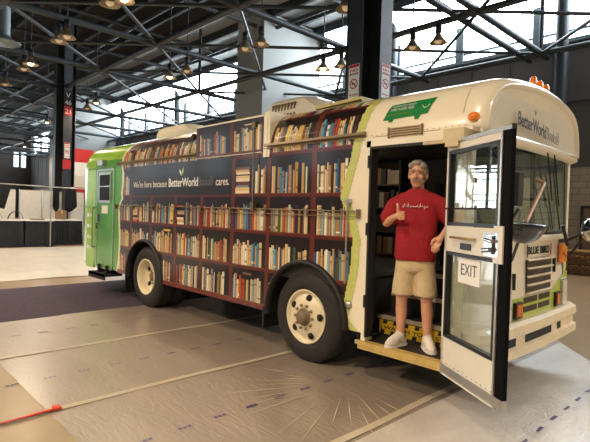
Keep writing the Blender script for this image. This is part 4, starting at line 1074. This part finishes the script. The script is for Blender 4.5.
# other hand: hanging, slightly curled
W1 = Vector(wr_r); P1 = W1+Vector((-.035, -.03, -.055))
b.cap(W1, P1, .026, .03); b.ell(P1, (.034, .022, .04), n=10, M=Matrix.Rotation(.5, 3, 'Y'))
for j, (dx, L) in enumerate(((-.03, .036), (-.011, .042), (.009, .038), (.027, .03))):
    k0 = P1+Vector((dx-.01, -.005, -.03)); k1 = k0+Vector((-.012, -.014, -L)); k2 = k1+Vector((-.004, .008, -L*.7)); k3 = k2+Vector((.002, .014, -L*.4))
    r = .0098; b.cap(k0, k1, r, r*.95); b.cap(k1, k2, r*.95, r*.9); b.cap(k2, k3, r*.9, r*.8)
t0 = P1+Vector((-.03, -.012, .01)); t1 = t0+Vector((-.022, -.014, -.024)); t2 = t1+Vector((-.006, -.006, -.028)); b.cap(t0, t1, .0135, .0115); b.cap(t1, t2, .0115, .0095)
pbuild(b, 'body', skin, .0045, 2)
# shirt
b = MB()
tor = [(.186, .14, .825), (.192, .148, .87), (.190, .152, .95), (.187, .152, 1.05), (.188, .146, 1.15), (.194, .138, 1.25), (.2, .13, 1.32), (.19, .118, 1.375), (.155, .1, 1.425), (.11, .084, 1.462), (.072, .07, 1.492)]
b.loft([[(rx*(abs(math.cos(a))**.8)*math.copysign(1, math.cos(a)), -.01*(z < 1.2)+ry*(abs(math.sin(a))**.85)*math.copysign(1, math.sin(a)), z) for a in np.linspace(0, 2*PI, 36, endpoint=False)] for rx, ry, z in tor], caps=True)
for sh, el in ((sh_l, el_l), (sh_r, el_r)):
    a = Vector(sh); e = Vector(el); b.cap(Vector((a.x*.62, 0, 1.375)), a+(e-a)*.2+Vector((0, 0, -.01)), .085, .08); b.cap(a+(e-a)*.2+Vector((0, 0, -.01)), a+(e-a)*.75, .08, .086)
o = pbuild(b, 'shirt', shirtm, .011, 3)
# shirt hem and sleeve ends are cut flat below the hip line
b = MB(); b.loft([[(r*math.cos(a), .004+r*.95*math.sin(a)-(.012 if math.sin(a) < 0 else 0), z-(.016 if math.sin(a) < 0 else 0)*-math.sin(a)) for a in np.linspace(0, 2*PI, 24, endpoint=False)] for r, z in ((.068, 1.47), (.07, 1.486), (.064, 1.49), (.06, 1.477))])
pbuild(b, 'collar', mat('collar_red', rgb(140, 16, 28), .85), 0, 0)
# chest lettering
pts = []
b = MB(); xx = -.10; r_ = random.Random(2)
seg = [(-.11, 1.315), (-.098, 1.335), (-.1, 1.31), (-.085, 1.35), (-.086, 1.315), (-.07, 1.34), (-.062, 1.315), (-.05, 1.355), (-.052, 1.318), (-.036, 1.332), (-.03, 1.316), (-.012, 1.325), (.006, 1.318), (.02, 1.32), (.032, 1.336), (.036, 1.318), (.05, 1.318), (.056, 1.352), (.06, 1.318), (.074, 1.334), (.08, 1.318), (.094, 1.33), (.092, 1.3), (.104, 1.318), (.125, 1.322)]
b.tube([(x, -.135-.008*(1-(x/.15)**2)-.0, z-.0) for x, z in seg], .0028, n=5)
pbuild(b, 'chest_lettering', white, 0, 0)
# shorts
b = MB()
b.loft([[(rx*math.cos(a), -.005+ry*math.sin(a), z) for a in np.linspace(0, 2*PI, 30, endpoint=False)] for rx, ry, z in ((.165, .12, .92), (.18, .13, .84), (.185, .13, .76), (.17, .115, .72))], caps=True)
for s in (-1, 1): b.loft([[(s*cx+r*math.cos(a), -.01+r*1.05*math.sin(a), z) for a in np.linspace(0, 2*PI, 26, endpoint=False)] for cx, r, z in ((.085, .095, .8), (.09, .1, .7), (.1, .103, .6), (.106, .106, .5))], caps=True)
pbuild(b, 'shorts', shortm, .01, 3)
# shoes and socks
for s in (-1, 1):
    Mf = Matrix.Translation((s*.128, .02, 0)) @ Matrix.Rotation(math.radians(28)*s, 4, 'Z')
    b = MB(); b.cap(Mf @ Vector((0, .03, .042)), Mf @ Vector((0, -.15, .034)), .045, .036); b.ell(Mf @ Vector((0, -.1, .04)), (.05, .075, .036), M=Mf.to_3x3()); b.cap(Mf @ Vector((0, .0, .06)), Mf @ Vector((0, -.005, .1)), .05, .048); b.cap(Mf @ Vector((0, -.03, .08)), Mf @ Vector((0, -.12, .05)), .05, .042)
    sh = pbuild(b, 'shoe', shoem, .006, 2)
    b = MB(); out = [(.047, .04), (.05, -.03), (.055, -.1), (.045, -.16), (.015, -.19), (-.015, -.19), (-.045, -.16), (-.055, -.1), (-.05, -.03), (-.047, .04), (-.03, .075), (.03, .075)]
    b.prism(out, lambda x, y: Mf @ Vector((x, y, .001)), lambda x, y: Mf @ Vector((x, y, .022))); pbuild(b, 'sole', drapew, 0, 0, sh)
    b = MB()
    for j in range(4): z = .118-j*.014; y = -.05-j*.024; b.tube([Mf @ Vector((-.022, y, z-.004)), Mf @ Vector((0, y-.004, z+.004)), Mf @ Vector((.022, y, z-.004))], .0035, n=5)
    pbuild(b, 'laces', drapew, 0, 0, sh)
    b = MB(); b.cap(Mf @ Vector((0, .0, .1)), Mf @ Vector((0, .0, .135)), .041, .04); pbuild(b, 'sock', shoem, .006, 1)
# face details
for s in (-1, 1):
    b = MB(); b.ell(hc+Vector((s*.032, -.092, .016)), (.012, .006, .0055), n=8); e = pbuild(b, 'eye', mat('eye_white', rgb(220, 210, 200), .3), 0, 0)
    b = MB(); b.ell(hc+Vector((s*.032, -.0965, .016)), (.0055, .003, .0055), n=8); pbuild(b, 'iris', mat('iris', rgb(50, 40, 35), .2), 0, 0, e)
    b = MB(); b.cap(hc+Vector((s*.016, -.107, .043)), hc+Vector((s*.056, -.086, .042)), .005, .004); pbuild(b, 'eyebrow', hairm, 0, 0)
b = MB(); b.cap(hc+Vector((0, -.108, -.043)), hc+Vector((-.032, -.094, -.053)), .009, .005); b.cap(hc+Vector((0, -.108, -.043)), hc+Vector((.032, -.094, -.053)), .009, .005); pbuild(b, 'moustache', hairm, 0, 0)
b = MB(); b.cap(hc+Vector((-.02, -.101, -.066)), hc+Vector((.02, -.101, -.066)), .004, .004); pbuild(b, 'mouth', lipm, 0, 0)
# hair: receding, short sides
b = MB(); b.ell(hc+Vector((0, .03, .055)), (.086, .1, .095))
b.ell(hc+Vector((0, -.04, .112)), (.055, .045, .028)); 
for s in (-1, 1): b.ell(hc+Vector((s*.07, .015, .03)), (.02, .05, .055)); b.ell(hc+Vector((s*.055, -.03, .085)), (.03, .045, .035))
b.ell(hc+Vector((0, .07, -.01)), (.072, .06, .07))
pbuild(b, 'hair', hairm, .006, 2)

# ------------------------------------------------------------------ light
def area(loc, tgt, sx, sy, e, c, spread=None):
    l = bpy.data.lights.new('hall_light', 'AREA'); l.shape = 'RECTANGLE'; l.size = sx; l.size_y = sy; l.energy = e; l.color = c
    o = bpy.data.objects.new('hall_light', l); COL.objects.link(o); o.location = loc
    d = Vector(tgt)-Vector(loc); o.rotation_euler = d.to_track_quat('-Z', 'Y').to_euler(); o.visible_camera = True
    return o
def spotl(loc, e, c, r=.12):
    l = bpy.data.lights.new('hall_light', 'SPOT'); l.energy = e; l.color = c; l.shadow_soft_size = r; l.spot_size = math.radians(155); l.spot_blend = .5
    o = bpy.data.objects.new('hall_light', l); COL.objects.link(o); o.location = loc; return o
warm = (1, .79, .56)
# daylight through the clerestory (one light along each glazed run)
area((-3, 13.85, 9.1), (-3, 0, 1), 26, 2.6, 3200, (.82, .92, 1))
area((-31, 13.85, 9.1), (-31, 0, 1), 22, 2.6, 1800, (.82, .92, 1))
# roof lamps of the hall, plus unseen spots added to brighten back wall and booth
for x, y, e in ((-15.4, -8, 1000), (-6.2, -8, 1500), (1, -9, 800), (-11, -3.5, 800), (-11.17, 1.19, 500), (-22, -2, 700), (-24, -3, 800), (6, 9.5, 2200), (5, 1, 500), (-31.1, 5.5, 600), (-1.5, -4.5, 700), (-46, 8.2, 500), (-23.2, 5.28, 500), (-18.7, 1.24, 800)):
    spotl((x, y, 6.42), e, warm)
l = bpy.data.lights.new('interior_fill', 'POINT'); l.energy = 9; l.color = warm; l.shadow_soft_size = .08; o = bpy.data.objects.new('interior_fill', l); COL.objects.link(o); o.location = (-4.1, 1.1, 2.36)  # unseen fill light added to bring out the bookcase inside
b = MB(); b.lathe([(.001, 0), (.09, 0), (.11, .03), (.11, .06)], (-4.1, 1.1, 2.39), n=16); b.build('fill_lamp_fitting', creamd, bus)  # fitting made up to carry the added fill light
w = bpy.data.worlds.new('world'); S.world = w; w.use_nodes = True
w.node_tree.nodes['Background'].inputs[0].default_value = (.55, .5, .45, 1); w.node_tree.nodes['Background'].inputs[1].default_value = .35
S.view_settings.view_transform = 'Standard'; S.view_settings.look = 'None'; S.view_settings.gamma = 1; S.view_settings.use_curve_mapping = False
S.view_settings.exposure = .12
